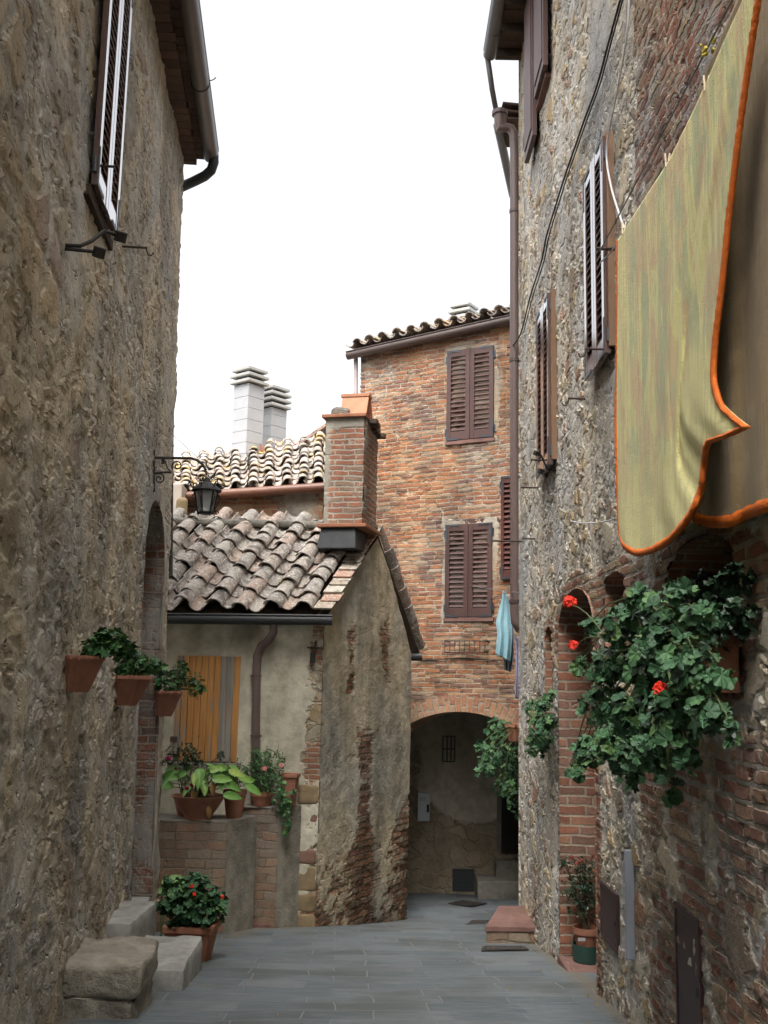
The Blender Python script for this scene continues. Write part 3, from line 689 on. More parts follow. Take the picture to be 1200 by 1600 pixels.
# end wall, roof, and unseen back walls added as light blockers
We = Wall((WL.P(u_end, 0).x, WL.P(u_end, 0).y), (-1, 0.03), -1); We.n = V((0, 1, 0))
wall_mesh('end_wall', We, rng_(.0, 5, .12), -2.2, v_eave, 60, MAT['left_wall'], LH, [], {'brick': const(0), 'plaster': const(.35)}, shear=WL.b)
eo = at(330, 240, WL.P(u_end - .15, 0).y)                         # far end of the gutter
ov = (eo - WL.P(0, 0)).dot(WL.n)
m = MB(); m.prism([Mw @ V((-16, ov, eo.z + .10)), Mw @ V((u_end + .06, ov, eo.z + .10)), Mw @ V((u_end + .06, -5, eo.z + 1.7)), Mw @ V((-16, -5, eo.z + 1.7))], (0, 0, .1)); m.build('roof', MAT['tile_old'], LH)
bo = WL.b * -v_eave
c = MB(); rg = random.Random(3)
for lay, (dep, z) in enumerate(((.16, v_eave - .03), (.27, v_eave + .045))):
    u = -3.0
    while u < u_end - .02:
        w = rg.uniform(.13, .15); c.box(Mw, u, min(u + w - .008, u_end + .02), bo - .1, bo + dep + rg.uniform(-.012, .012), z, z + .068); u += w
c.build('eave_bricks', MAT['eave_brick'], LH, bevel=.004)
c = MB(); u = -3.0
while u < u_end:
    w = .32; c.box(Mw, u, min(u + w - .006, u_end + .03), bo + .0, ov - .02, v_eave + .118 + rg.uniform(0, .008), v_eave + .15); u += w
c.build('eave_boards', MAT['wood_dark'], LH)
g = MB(); a = Mw @ V((-16, ov, eo.z)); e = Mw @ V((u_end - .02, ov, eo.z)); e.y = min(e.y, eo.y + .06)
g.tube([a, e], .088, 20); g.tube([a + V((.075, 0, .065)), e + V((.075, 0, .065))], .014, 8)
gut = g.build('gutter', MAT['gutter_grey'], LH, smooth=True)
for yy in (8.1, 9.6, 7.0):
    t = (yy - a.y) / (e.y - a.y); p = a.lerp(e, t); h = MB()
    h.tube([p + V((math.cos(x) * .093, 0, math.sin(x) * .093)) for x in [math.radians(k) for k in range(170, 385, 15)]] + [p + V((.13, 0, .05)), p + V((.15, 0, .075))], .006, 6)
    h.build('gutter_bracket', MAT['gutter'], gut)
pp = MB(); q = [at(333, 226, e.y - .06), at(334, 254, e.y - .06), at(330, 266, e.y - .03), at(320, 275, e.y + .03), at(304, 283, e.y + .10), at(284, 292, e.y + .2), at(272, 296, e.y + .34), at(266, 310, e.y + .38), at(262, 900, e.y + .5)]
pp.tube(q, .058, 14); pp.build('downpipe', MAT['gutter_dark'], LH, smooth=True)
m = MB(); m.box(Mw, -16, u_end - .05, -5.1, -4.9, -2.4, eo.z + 1.7); m.build('light_block_back_wall', MAT['inner'], LH)  # unseen, added to stop sky light leaking through the hollow house
m = MB(); m.box(Mw, -16.1, -16, -5.1, 0, -2.4, eo.z + 1.7); m.build('light_block_end_wall', MAT['inner'], LH)  # unseen cap behind the camera, added to block light from inside
# upstairs shutters
a0 = WL.uv(152, 288, .075); a1 = WL.uv(185, 345, .075)
shutter_pair(LH, WL, a0[0], a1[0], a0[1], a0[1] + 2.0, MAT['shutter_gloss'], off=.035 + WL.b * -4.2, thick=.04)
m = MB(); m.box(Mw, a0[0] - .03, a1[0] + .05, -.1 - WL.b * 4, .035 - WL.b * 4, a0[1] - .085, a0[1] - .012); m.build('window_sill', MAT['wood_dark'], LH, bevel=.006)
def iron_bar(W, px, py, length, parent, off=0.0, hook=True, dz=0.0, r=.009, name='iron_bar'):
    p = W.at(px, py); b = MB(); e = p + W.n * length + V((0, 0, dz)); pts = [p - W.n * .06, e]
    b.tube(pts, r, 8)
    if hook:
        b.tube([e - W.n * .01, e + V((0, 0, -.03)), e + V((0, 0, -.055)) + W.n * .012, e + V((0, 0, -.06)) + W.n * .035, e + V((0, 0, -.035)) + W.n * .05], r * .6, 6)
    return b.build(name, MAT['rust'], parent)
iron_bar(WL, 140, 258, .155, LH, hook=False); iron_bar(WL, 190, 385, .19, LH)
def forged_holder(W, px, py, parent, s=1.0, flip=1):
    p = W.at(px, py); b = MB(); d, n, z = W.d * flip, W.n, V((0, 0, 1))
    P = lambda x, o, h: p + d * x * s + n * o * s + z * h * s
    b.tube([P(0, -.05, 0), P(0, .09, .0), P(.06, .14, .06), P(.12, .19, .15), P(.2, .24, .17)], .012 * s, 8)
    b.tube([P(0, -.04, -.02), P(.02, .16, -.02)], .011 * s, 8)
    for c0 in (P(.22, .27, .165), P(.03, .19, -.02)):
        b.cbox(c0, .06 * s, .05 * s, .06 * s, .6, .5)
    return b.build('forged_bracket', MAT['iron'], parent, bevel=.004)
forged_holder(WL, 100, 383, LH)

# ------------------------------------------------------------------ the house on the right
RH = thing('stone_house', 'tall house of mixed rubble and brick on the right with a blanket hanging before it', 'house', (2.4, 7, gz(2, 7)))
ur_end = WR.uv(813, 900)[0]; MR = frame(WR.P(0, 0), WR.d, WR.n)
niA, niB = WR.uv(877, 1200)[0], WR.uv(934, 1300)[0]
holes_r = []
n_top = WR.uv(894, 922)[1]; n_bot = WR.uv(880, 1494)[1]
door_r = arch_sdf(niB, niA, n_bot, n_top, .32); holes_r.append(door_r)
sA, sB = WR.uv(853, 1000)[0], WR.uv(863, 1000)[0]; slot_r = arch_sdf(sB, sA, WR.uv(857, 1085)[1], WR.uv(857, 978)[1], .1); holes_r.append(slot_r)
wA, wB = WR.uv(945, 930)[0], WR.uv(977, 930)[0]; win_r = arch_sdf(wB, wA, WR.uv(960, 1010)[1], WR.uv(960, 893)[1], .09); holes_r.append(win_r)
vA, vB = WR.uv(1043, 930)[0], WR.uv(1150, 930)[0]; big_r = arch_sdf(vB, vA, WR.uv(1090, 1060)[1], WR.uv(1090, 838)[1], .2); holes_r.append(big_r)
vtop = 9.1
u998 = WR.uv(998, 1200)[0]; u1000t = WR.uv(1005, 250)[0]
def r_brick(U, Vv):
    a = .51 * (1 - sm(U, u998 - .1, u998 + .15)) * (1 - sm(Vv, 1.7, 2.4))
    a = np.maximum(a, .95 * (1 - sm(U + .05 * (Vv - 4), u1000t - .2, u1000t + .6)) * sm(Vv, 3.0, 4.0))
    for h, w in ((door_r, .26), (win_r, .18), (big_r, .2), (slot_r, .12)): a = np.maximum(a, .72 * (1 - sm(h(U, Vv), w * .15, w * 1.1)))
    return np.maximum(a, .10)
def r_plaster(U, Vv):
    a = .30 + .0 * U
    cu = np.interp(Vv, [3.4, 4.3, 5.1, 6.2, 7.0], [11.5, 9.6, 8.4, 7.1, 6.2])
    a = a + .32 * np.exp(-((U - cu - .12) / .26) ** 2)
    return a + .16 * np.exp(-((U - 7.0) / .5) ** 2) * sm(Vv, 1.5, 3.5) - .25 * (1 - sm(Vv, .2, 1.6)) + .12 * sm(Vv, 2.2, 3.5) * (1 - sm(U, 6.5, 8.5))
us = np.concatenate([np.linspace(-16, 3.2, 30), rng_(3.26, ur_end + .015, .024)])
wall_mesh('wall', WR, us, -2.3, vtop, 420, MAT['right_wall'], RH, holes_r, {'brick': r_brick, 'plaster': r_plaster, 'big': lambda U, Vv: .12 + .5 * (1 - sm(U, 5.0, 7.2)) * (1 - sm(Vv, 1.5, 2.5))})
strip('doorway_reveal', [WR.P(u, v) for u, v in door_r.outline()], -WR.n, .45, MAT['red_jamb'], RH, 1.0, .08)
for h, dp in ((slot_r, .3), (win_r, .3), (big_r, .4)):
    strip('niche_reveal', [WR.P(u, v) for u, v in h.outline()] + [WR.P(h.c[0] - h.c[1], h.c[2])], -WR.n, dp, MAT['red_jamb'], RH, .9, .2, start=-.002)
for h, dp in ((door_r, .45), (slot_r, .3), (win_r, .3), (big_r, .4)):
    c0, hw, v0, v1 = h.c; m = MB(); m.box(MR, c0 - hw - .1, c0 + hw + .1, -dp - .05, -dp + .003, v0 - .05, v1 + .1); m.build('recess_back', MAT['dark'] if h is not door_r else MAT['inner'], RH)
b = MB(); b.box(MR, niB + .01, niA - .01, -.448, -.40, n_bot, n_top - .33); b.build('door', MAT['shutter'], RH)
m = MB(); m.box(MR, niB - .02, niA + .06, -.45, .035, n_bot - .3, n_bot - .005); m.box(MR, niB - .12, niA - .12, .03, .10, n_bot - .3, n_bot - .09); m.build('threshold', MAT['slab_red'], RH, bevel=.012)
# far end wall, roof, eave, gutter
Wre = Wall((WR.P(ur_end, 0).x, WR.P(ur_end, 0).y), (1, 0), 1); Wre.n = V((0, 1, 0))
wall_mesh('end_wall', Wre, rng_(-.02, 5, .15), -2.3, vtop, 60, MAT['right_wall'], RH, [], {'brick': const(.1), 'plaster': const(.35)})
ge = at(765, 88, WR.P(ur_end - .2, 0).y); ovr = (ge - WR.P(0, 0)).dot(WR.n)
g = MB(); a = MR @ V((-16, ovr, ge.z)); e = MR @ V((ur_end - .25, ovr, ge.z)); g.tube([a, e], .082, 20); g.tube([a + V((-.07, 0, .06)), e + V((-.07, 0, .06))], .013, 8)
gr = g.build('gutter', MAT['gutter_grey'], RH, smooth=True)
h = MB(); p = e - V((0, .5, 0)); h.tube([p + V((math.cos(x) * .087, 0, math.sin(x) * .087)) for x in [math.radians(k) for k in range(150, 380, 15)]], .006, 6); h.build('gutter_bracket', MAT['gutter'], gr)
zs = ge.z + .07
m = MB(); m.prism([MR @ V((-16, ovr, zs + .1)), MR @ V((ur_end + .05, ovr, zs + .1)), MR @ V((ur_end + .05, -5, zs + 1.6)), MR @ V((-16, -5, zs + 1.6))], (0, 0, .1)); m.build('roof', MAT['tile_old'], RH)
c = MB(); u = -3
while u < ur_end:
    c.box(MR, u, min(u + .30, ur_end + .04), -.05, ovr - .04, zs + .06 + rg.uniform(0, .01), zs + .095); u += .308
c.build('eave_boards', MAT['eave_brick'], RH)
u = 5.6
while u < ur_end:
    c = MB(); c.box(MR, u, u + .08, -.1, ovr - .08, zs - .05, zs + .058); u += .5; c.build('rafter', MAT['wood_dark'], RH)
m = MB(); m.box(MR, -3, ur_end + .02, -.3, .01, vtop - .03, zs + .07); m.build('wall_head', MAT['inner'], RH)
m = MB(); m.box(MR, -16, ur_end - .02, -5.1, -4.9, -2.4, zs + 1.7); m.build('light_block_back_wall', MAT['inner'], RH)  # unseen, added so no light shows through gaps round the niches
m = MB(); m.box(MR, -16.1, -16, -5.1, 0, -2.4, zs + 1.7); m.build('light_block_end_wall', MAT['inner'], RH)  # unseen end cap, added to keep light out of the hollow house
# upper open shutters, seen nearly edge on
for (pa, pb, bot) in (((838, 100), (846, 100), 226), ((853, 60), (864, 60), 122)):
    ua, ub = WR.uv(*pa)[0], WR.uv(*pb)[0]; vb = WR.uv((pa[0] + pb[0]) / 2, bot)[1]; b = MB()
    b.box(MR, min(ua, ub), min(ua, ub) + .62, .05, .10, vb, vb + 1.9)
    b.box(MR, min(ua, ub) + .06, min(ua, ub) + .56, .10, .112, vb + .1, vb + 1.8)
    b.build('shutter_leaf', MAT['shutter'], RH, bevel=.003)
uu, vv = WR.uv(856, 130); m = MB(); m.box(MR, uu - .2, uu + .5, -.05, .06, vv - .05, vv); m.build('window_sill', MAT['slab_red'], RH, bevel=.006)
# shutters in the middle of the wall
a0 = WR.uv(945, 555, .08); a1 = WR.uv(914, 602, .08); vt = WR.uv(942, 207, .08)[1]
shutter_pair(RH, WR, a0[0], a1[0], a0[1] + .02, vt, MAT['shutter_gloss'], off=.035, thick=.045, edge=MAT['shutter_edge'])
a0 = WR.uv(857, 725, .08); a1 = WR.uv(838, 748, .08); vt2 = WR.uv(849, 472, .08)[1]
shutter_pair(RH, WR, a0[0], a1[0], a0[1], vt2, MAT['shutter_gloss'], off=.035, thick=.045, edge=MAT['shutter_edge'])
iron_bar(WR, 962, 546, .21, RH); iron_bar(WR, 915, 623, .14, RH); iron_bar(WR, 862, 719, .2, RH); iron_bar(WR, 841, 762, .18, RH, hook=False)
iron_bar(WR, 818, 846, .36, RH, r=.011); iron_bar(WR, 838, 842, .15, RH, hook=False)
forged_holder(WR, 868, 735, RH, .75, -1)
# drain pipes at its far corner
pz = lambda px, py, yy: at(px, py, yy)
yP = ge.y + .25
hp = MB(); hp.tube([pz(762, 92, ge.y), pz(765, 112, ge.y), pz(769, 140, ge.y + .05), pz(775, 172, yP)], .034, 12); hp.build('downpipe', MAT['gutter_grey'], RH, smooth=True)
hp = MB(); c0 = pz(781, 181, yP)
hp.lathe(Matrix.Translation(c0 - V((0, 0, .16))), [(.05, 0), (.07, .08), (.075, .16), (.10, .17), (.10, .22), (.08, .22)], 18)
hp.tube([c0 - V((0, 0, .08)), pz(781, 200, yP), pz(790, 199, yP), pz(798, 201, yP), pz(803, 210, yP), pz(804, 240, yP), pz(804, 560, yP), pz(805, 960, yP), pz(806, 972, yP), pz(812, 982, yP), pz(822, 990, yP + .05)], .058, 16)
pipe = hp.build('downpipe', MAT['pipe'], RH, smooth=True)
for py in (563, 940, 330):
    k = MB(); c0 = pz(804, py, yP); k.tube([c0 - V((0, 0, .02)), c0 + V((0, 0, .02))], .066, 16); k.tube([c0, c0 + V((.25, 0, 0))], .008, 6); k.build('pipe_clamp', MAT['gutter'], pipe, smooth=True)
# meter cupboards and cable cover low on the wall
def cupboard(pa, pb, y0, y1, name, mat, o=.012):
    ua, ub = sorted((WR.uv(*pa)[0], WR.uv(*pb)[0])); b = MB()
    va, vb = WR.uv((pa[0] + pb[0]) / 2, y1)[1], WR.uv((pa[0] + pb[0]) / 2, y0)[1]
    fw = .028
    b.box(MR, ua, ub, 0, o + .012, va, va + fw); b.box(MR, ua, ub, 0, o + .012, vb - fw, vb); b.box(MR, ua, ua + fw, 0, o + .012, va + fw, vb - fw); b.box(MR, ub - fw, ub, 0, o + .012, va + fw, vb - fw)
    b.box(MR, ua + fw + .004, ub - fw - .004, -.02, o + .006, va + fw + .004, vb - fw - .004)
    h_ = b.build(name, mat, RH, bevel=.002)
    k = MB(); k.box(MR, ua + .05, ua + .065, o + .006, o + .016, (va + vb) / 2 - .02, (va + vb) / 2 + .02); k.build('latch', MAT['hinge'], h_)
cupboard((942, 1430), (968, 1430), 1387, 1476, 'meter_door', MAT['meter_door'], .008)
cupboard((1060, 1500), (1098, 1500), 1424, 1650, 'meter_door', MAT['meter_door'], .008)
ua, va = WR.uv(993, 1500); _, vb = WR.uv(993, 1330); b = MB(); b.box(MR, ua - .010, ua + .012, .0, .058, va, vb); b.build('cable_cover', MAT['grey_plastic'], RH, bevel=.006)

# ------------------------------------------------------------------ low plastered house in the middle
CH = thing('plastered_cottage', 'low plastered cottage with old tiled roof and brick chimney at the bend', 'house', (-1.2, 13.4, gz(0, 13)))
eR = at(517, 956, 12.0); apex_u = None
def on_gable(px, py): return WG.uv(px, py)
ua, va = on_gable(590, 836); ulen = (C2 - C1).length
ze1 = WG.uv(508, 968)[1]; ze2 = WG.uv(641, 1022)[1]
gtop = lambda u: float(np.interp(u, [0, ua, ulen], [ze1, va, ze2]))
def g_brick(U, Vv): return np.full(U.shape, .9)
def g_pl(U, Vv):
    a = .50 + .30 * sm(Vv, -1.2, .0)
    ub = WG.uv(565, 1300)[0]
    a = a - .42 * np.exp(-((U - ub) / .24) ** 2) * (1 - sm(Vv, .3, .75)) - .12 * sm(U, ulen * .55, ulen) * (1 - sm(Vv, -.6, .3))
    ub2 = WG.uv(547, 1000)[0]
    a = a - .40 * np.exp(-((U - ub2) / .15) ** 2) * sm(Vv, .75, 1.05) * (1 - sm(Vv, 1.7, 2.0))
    ub3 = WG.uv(600, 1040)[0]
    return a - .30 * np.exp(-((U - ub3) / .16) ** 2) * sm(Vv, .9, 1.2) * (1 - sm(Vv, 1.7, 2.1))
wall_mesh('gable_wall', WG, rng_(-.012, ulen, .024), -2.3, gtop, 210, MAT['plaster_gable'], CH, [], {'brick': g_brick, 'plaster': g_pl})
def f_pl(U, Vv):
    return .80 - .36 * (1 - sm(U, .06, .34)) - .12 * sm(U, .15, .4) * (1 - sm(U, .5, .7)) * sm(Vv, 1.5, 1.8)
wall_mesh('front_wall', WF, rng_(-.012, 2.9, .028), -2.3, ze1, 150, MAT['plaster_front'], CH, [], {'brick': lambda U, Vv: .35 + .4 * np.sin(Vv * 4.3 + 1) + 0 * U, 'plaster': f_pl})
MF = frame(V((C1.x, YC, 0)), V((-1, 0, 0)), V((0, -1, 0)))
# grey rendered window surround and planked shutter
x0 = C1.x - at(388, 1100, YC).x; x1 = C1.x - at(225, 1100, YC).x
m = MB(); m.box(MF, x0, x1, -.02, .012, at(300, 1300, YC).z, at(300, 1004, YC).z); m.build('window_surround', simple('grey_render', (.54, .53, .49), .95, .25, 4, .3, .01), CH, bevel=.006)
xa = C1.x - at(374, 1100, YC).x; xb = C1.x - at(274, 1100, YC).x; zb, zt = at(320, 1190, YC).z, at(320, 1025, YC).z
b = MB(); n = 10; rg = random.Random(8)
for k in range(n):
    w = (xb - xa) / n; b.box(MF, xa + k * w + .003, xa + (k + 1) * w - .003, .014 + rg.uniform(0, .004), .042 + rg.uniform(0, .005), zb + rg.uniform(0, .015), zt)
sh = b.build('plank_shutter', MAT['planks'], CH, bevel=.003)
for z in (zb + .25, zt - .2):
    h = MB(); h.box(MF, xb - .05, xb + .03, .045, .052, z - .03, z + .03); h.build('hinge', MAT['rust'], sh)
m = MB(); m.box(MF, xa - .05, xb + .05, -.02, .05, zb - .07, zb - .01); m.build('window_sill', MAT['cement'], CH, bevel=.006)
# corner stones
rg = random.Random(5); zq = gz(0, 12.2) - .05
for hq in (.2, .22, .3, .18, .2, .28, .24):
    w = rg.uniform(.2, .34); b = rough_block(MF, -.012, w, -.1, .012 + rg.uniform(0, .012), zq + .008, zq + hq, .012, 3 + zq * 7, .025, .014)
    b.build('corner_stone', MAT['yellow_stone'] if rg.random() > .25 else MAT['brick_stone'], CH, smooth=True); zq += hq
# roof
eL = V((-3.4, eR.y, eR.z)); apx = at(590, 829, C1.y + (C2 - C1).y * ua / ulen); sl_ = apx - eR
tiled_roof('roof_tiles', eL, eR - V((.16, 0, 0)), eL + sl_, apx - V((.16, 0, 0)), CH, MAT['tile_old'], pitch=.335, row=.27, r=.104, seed=4, jit=1.5)
rE = at(655, 1014, C2.y + .25); rs = rE - apx
tiled_roof('roof_tiles', rE, rE - V((3, 0, 0)), apx, apx - V((3, 0, 0)), CH, MAT['tile_old'], pitch=.34, row=.34, seed=5)
# flat verge tiles along both gable edges
def taper(b, M, w0, w1, d0, d1, z0, z1):
    c = [M @ V(p) for p in ((-w0, -d0, z0), (w0, -d0, z0), (w0, d0, z0), (-w0, d0, z0), (-w1, -d1, z1), (w1, -d1, z1), (w1, d1, z1), (-w1, d1, z1))]
    b.add(c, [(0, 3, 2, 1), (4, 5, 6, 7), (0, 1, 5, 4), (1, 2, 6, 5), (2, 3, 7, 6), (3, 0, 4, 7)])
def verge(a, bb, across, n, seed, w=.22, th=.03):
    rg = random.Random(seed); b = MB(); s = (bb - a); L = s.length; s = s.normalized(); nn = s.cross(across).normalized(); nn = nn if nn.z > 0 else -nn
    for k in range(n):
        t0 = k * L / n - .03; t1 = (k + 1) * L / n + .02; up = .02 + rg.uniform(0, .015)
        o = a + across * rg.uniform(-.015, .015)
        P = [o + s * t0 + nn * (up + .012), o + s * t0 + across * w + nn * (up + .012), o + s * t1 + across * w + nn * up * .2, o + s * t1 + nn * up * .2]
        b.prism(P, nn * th)
    return b.build('verge_tiles', MAT['tile_flat'], CH, bevel=.005)
ax = V((-1, 0, 0)); verge(eR + V((.03, 0, 0)), apx + V((.03, 0, 0)), ax, 11, 2); verge(rE + V((.05, 0, 0)), apx + V((.05, 0, 0)), ax, 10, 3)
b = MB(); b.prism([apx + V((.0, -.12, .0)), apx + V((-3.9, -.12, .0)), apx + V((-3.9, .1, .0)), apx + V((0, .1, 0))], (0, 0, .09)); b.build('ridge_mortar', MAT['mortar'], CH, bevel=.03)
# gable closing strips under the verge, dark soffit
m = MB(); m.box(frame(C1, (C2 - C1), WG.n), .05, ulen - .05, -.5, -.06, -2.3, ze2 - .1); m.build('core', MAT['inner'], CH)
# gutter and downpipe
g = MB(); ga = at(235, 966, 11.93); gb = at(519, 969, 11.93); g.tube([ga, gb], .062, 18); g.tube([ga + V((0, -.055, .05)), gb + V((0, -.055, .05))], .011, 8); g.build('gutter', MAT['gutter_dark'], CH, smooth=True)
g = MB(); g.tube([at(428, 972, 11.95), at(427, 988, 11.98), at(420, 1000, 12.03), at(408, 1010, 12.09), at(402, 1024, 12.12), at(401, 1050, 12.12), at(398, 1255, 12.12)], .05, 14)
dp = g.build('downpipe', MAT['pipe'], CH, smooth=True)
for py in (1056, 1150):
    k = MB(); c0 = at(400, py, 12.12); k.tube([c0 - V((0, 0, .015)), c0 + V((0, 0, .015))], .057, 14); k.tube([c0 + V((-.07, .03, 0)), c0 + V((.07, .03, 0))], .008, 6); k.build('pipe_clamp', MAT['gutter'], dp, smooth=True)
g = MB(); g.tube([at(636, 1026, C2.y + .2), at(660, 1026, C2.y + .18)], .06, 14); g.build('gutter_end', MAT['gutter_dark'], CH, smooth=True)
b = MB(); p = at(493, 1012, YC - .02); b.tube([p + V((-.1, 0, 0)), p + V((.08, -.01, 0))], .008, 6); b.tube([p + V((0, 0, .08)), p + V((-.01, -.02, -.13))], .012, 6)
b.cbox(p + V((-.03, -.03, -.12)), .05, .04, .13, .3, .1); b.build('iron_wall_hook', MAT['iron'], CH)
# brick chimney on the ridge
ych = apx.y - .45; cb = at(543, 830, ych); ct = at(543, 662, ych); zb, zt = cb.z - .25, ct.z
def chimney_walls(parent, c, w, d, rz, z0, z1, mat, pl):
    M = Matrix.Translation((c.x, c.y, 0)) @ Matrix.Rotation(rz, 4, 'Z'); k = [M @ V(p) for p in ((-w / 2, -d / 2, 0), (w / 2, -d / 2, 0), (w / 2, d / 2, 0), (-w / 2, d / 2, 0))]
    Ps = []; UVs = []; Q = []; base = 0; ox = 0
    for i in range(4):
        a, b = k[i], k[(i + 1) % 4]; L = (b - a).length; nu, nv = int(L / .022), int((z1 - z0) / .022)
        for iu in range(nu + 1):
            for iv in range(nv + 1):
                t = iu / nu; z = z0 + (z1 - z0) * iv / nv; q = a.lerp(b, t); Ps.append((q.x, q.y, z)); UVs.append((ox + t * L, z))
        ix = base + np.arange((nu + 1) * (nv + 1)).reshape(nu + 1, nv + 1)
        Q.append(np.stack([ix[:-1, :-1], ix[1:, :-1], ix[1:, 1:], ix[:-1, 1:]], -1).reshape(-1, 4)); base += (nu + 1) * (nv + 1); ox += L
    UV = np.array(UVs)
    return grid_obj('chimney', np.array(Ps), np.concatenate(Q), UV, mat, parent, {'brick': np.ones(len(Ps)), 'plaster': pl(UV[:, 0], UV[:, 1])}), M
CW, CD = .50, .72
def ch_pl(u, z):
    front = .30 + .30 * (1 - sm(u, .03, .11)) + .5 * sm(z, zt - .2, zt - .06)
    return np.where(u < CW, front, .40 + .12 * sm(z, zt - .6, zt - .1))
chim, Mch = chimney_walls(CH, V((cb.x + .03, ych + .05, 0)), CW, CD, math.radians(-15), cb.z, zt, MAT['chimney_brick'], ch_pl)
b = MB(); b.box(Mch, -CW / 2 - .07, CW / 2 + .07, -CD / 2 - .08, CD / 2 + .06, cb.z + .0, cb.z + .045); b.build('base_slab', MAT['terracotta'], chim, bevel=.008)
b = MB(); taper(b, Mch @ Matrix.Translation((-.05, -.05, 0)), CW / 2 + .0, CW / 2 - .03, CD / 2 + .06, CD / 2 - .02, cb.z - .27, cb.z - .002); b.build('lead_flashing', MAT['lead'], chim, bevel=.01)
b = MB(); b.box(Mch, -CW / 2 - .05, CW / 2 + .03, -CD / 2 - .06, CD / 2 + .05, zt, zt + .045); b.build('cap_slab', MAT['terracotta'], chim, bevel=.008)
b = MB(); rg = random.Random(2)
for k in range(5): b.box(Mch, CW / 2 - .05, CW / 2 + .10 + rg.uniform(-.03, .03), -CD / 2 + .12 + k * .12, -CD / 2 + .23 + k * .12, zt - .05 - k * .018, zt + .01 - k * .018)
b.build('cap_brick', MAT['wood_dark'], chim, bevel=.006)
b = MB(); Mh = Mch @ Matrix.Translation((.03, -.02, zt + .045))
for s in (-1, 1):
    Ms = Mh @ Matrix.Translation((0, .19 * s, 0)) @ Matrix.Rotation(math.radians(24 * s), 4, 'X'); b.box(Ms, -.15, .20, -.018, .018, 0, .33)
b.box(Mh, -.17, .21, -.09, .09, .30, .345); b.build('chimney_hood', MAT['terracotta_pale'], chim, bevel=.006)
b = MB(); c0 = Mch @ V((-.10, -CD / 2 + .12, zt + .1)); b.cbox(c0, .22, .2, .13, .3, .1); b.build('cap_stone', MAT['mortar'], chim, bevel=.04)

# ------------------------------------------------------------------ house behind with the lichen covered roof
BH = thing('brick_house', 'long low house behind with yellow lichen on its tiles and twin block chimneys', 'house', (-1.5, 16, gz(-1.5, 16)))
rA, rB = at(225, 774, 15.2), at(566, 752, 14.9); rC, rD = at(225, 752, 17.0), at(566, 680, 16.6)
rC.z = max(rC.z, rA.z + .8)
tiled_roof('roof_tiles', rA, rB, rC, rD, BH, MAT['tile_lichen'], pitch=.25, row=.25, r=.078, seed=11, jit=1.6)
WH = Wall((rA.x, rA.y + .22), (rB.x - rA.x, rB.y - rA.y), 1)
lenH = (rB - rA).length
wall_mesh('wall', WH, rng_(-.4, lenH, .03), -2.5, lambda u: float(np.interp(u, [0, lenH], [rA.z, rB.z])) - .02, 200, MAT['brick_wall'], BH, [],
          {'brick': lambda U, Vv: .75 - .5 * np.exp(-((Vv - (rA.z - .42)) / .14) ** 2) * (np.sin(U * 2.2 + 4.2) > -.1), 'plaster': lambda U, Vv: .22 + .5 * np.exp(-((U - lenH * .72) / .3) ** 2)})
g = MB(); g.tube([at(240, 779, 15.05), at(566, 757, 14.75)], .07, 16); g.build('gutter', MAT['copper'], BH, smooth=True)
b = MB(); b.box(frame(at(262, 835, 14.6), V((1, 0, 0)), V((0, -1, 0))), -.4, .17, -.5, 0, -.05, .75); b.build('end_pier', simple('pale_lit_render', (.58, .50, .42), .95, .25, 6, .4, .02), BH, bevel=.02)
b = MB(); b.cbox(at(284, 795, 14.55), .16, .14, .32, .2, .1); b.build('pier_stone', MAT['yellow_stone'], BH, bevel=.05)
b = MB()
for k in range(12):
    p = at(268 + k * 19, 829 - k * .5, 14.4); b.cbox(p, .21, .3, .05, .02 * (k % 3 - 1), -.12)
b.build('flashing_tiles', MAT['tile_flat'], BH, bevel=.006)
m = MB(); m.prism([rC + V((-1, 1.4, -.9)), rD + V((.4, 1.4, -.9)), rD + V((.4, -.05, -.06)), rC + V((-1, -.05, -.06))], V((0, 0, -.1))); m.build('back_roof', MAT['tile_lichen'], BH)
def block_chimney(pxc, pyb, pyt, Y, s, caps, rz, parent):
    p0 = at(pxc, pyb, Y); p1 = at(pxc, pyt, Y); b = MB(); z = p0.z - .25; k = 0; rg = random.Random(int(pxc))
    M = Matrix.Translation((p0.x, p0.y, 0)) @ Matrix.Rotation(rz, 4, 'Z')
    while z < p1.z - .001:
        z1 = min(z + .195, p1.z); j = rg.uniform(-.003, .003); b.box(M, -s / 2 + j, s / 2 + j, -s / 2 - j, s / 2 - j, z, z1 - .004); z = z1
    ch = b.build('chimney', MAT['white_block'], parent, bevel=.004)
    for i in range(caps):
        zc = p1.z + .02 + i * .105; w = s / 2 + .055 - (.02 if i == caps - 1 else 0); c = MB()
        c.box(M, -w, w, -w, w, zc, zc + .05); o = c.build('cap_slab', MAT['cap_block'], ch, bevel=.006)
        d = MB(); d.box(M, -s / 2 + .03, s / 2 - .03, -s / 2 + .03, s / 2 - .03, zc - .06, zc + .001); d.build('flue', MAT['dark'], ch)
block_chimney(384.5, 726, 604, 16.7, .36, 3, math.radians(-42), BH); block_chimney(422.5, 716, 641, 17.3, .36, 4, math.radians(-42), BH)
b = MB(); b.prism([at(407, 718, 16.6), at(421, 712, 16.6), at(407, 692, 16.6)], V((0, .1, 0))); b.build('ridge_tile', MAT['terracotta'], BH)
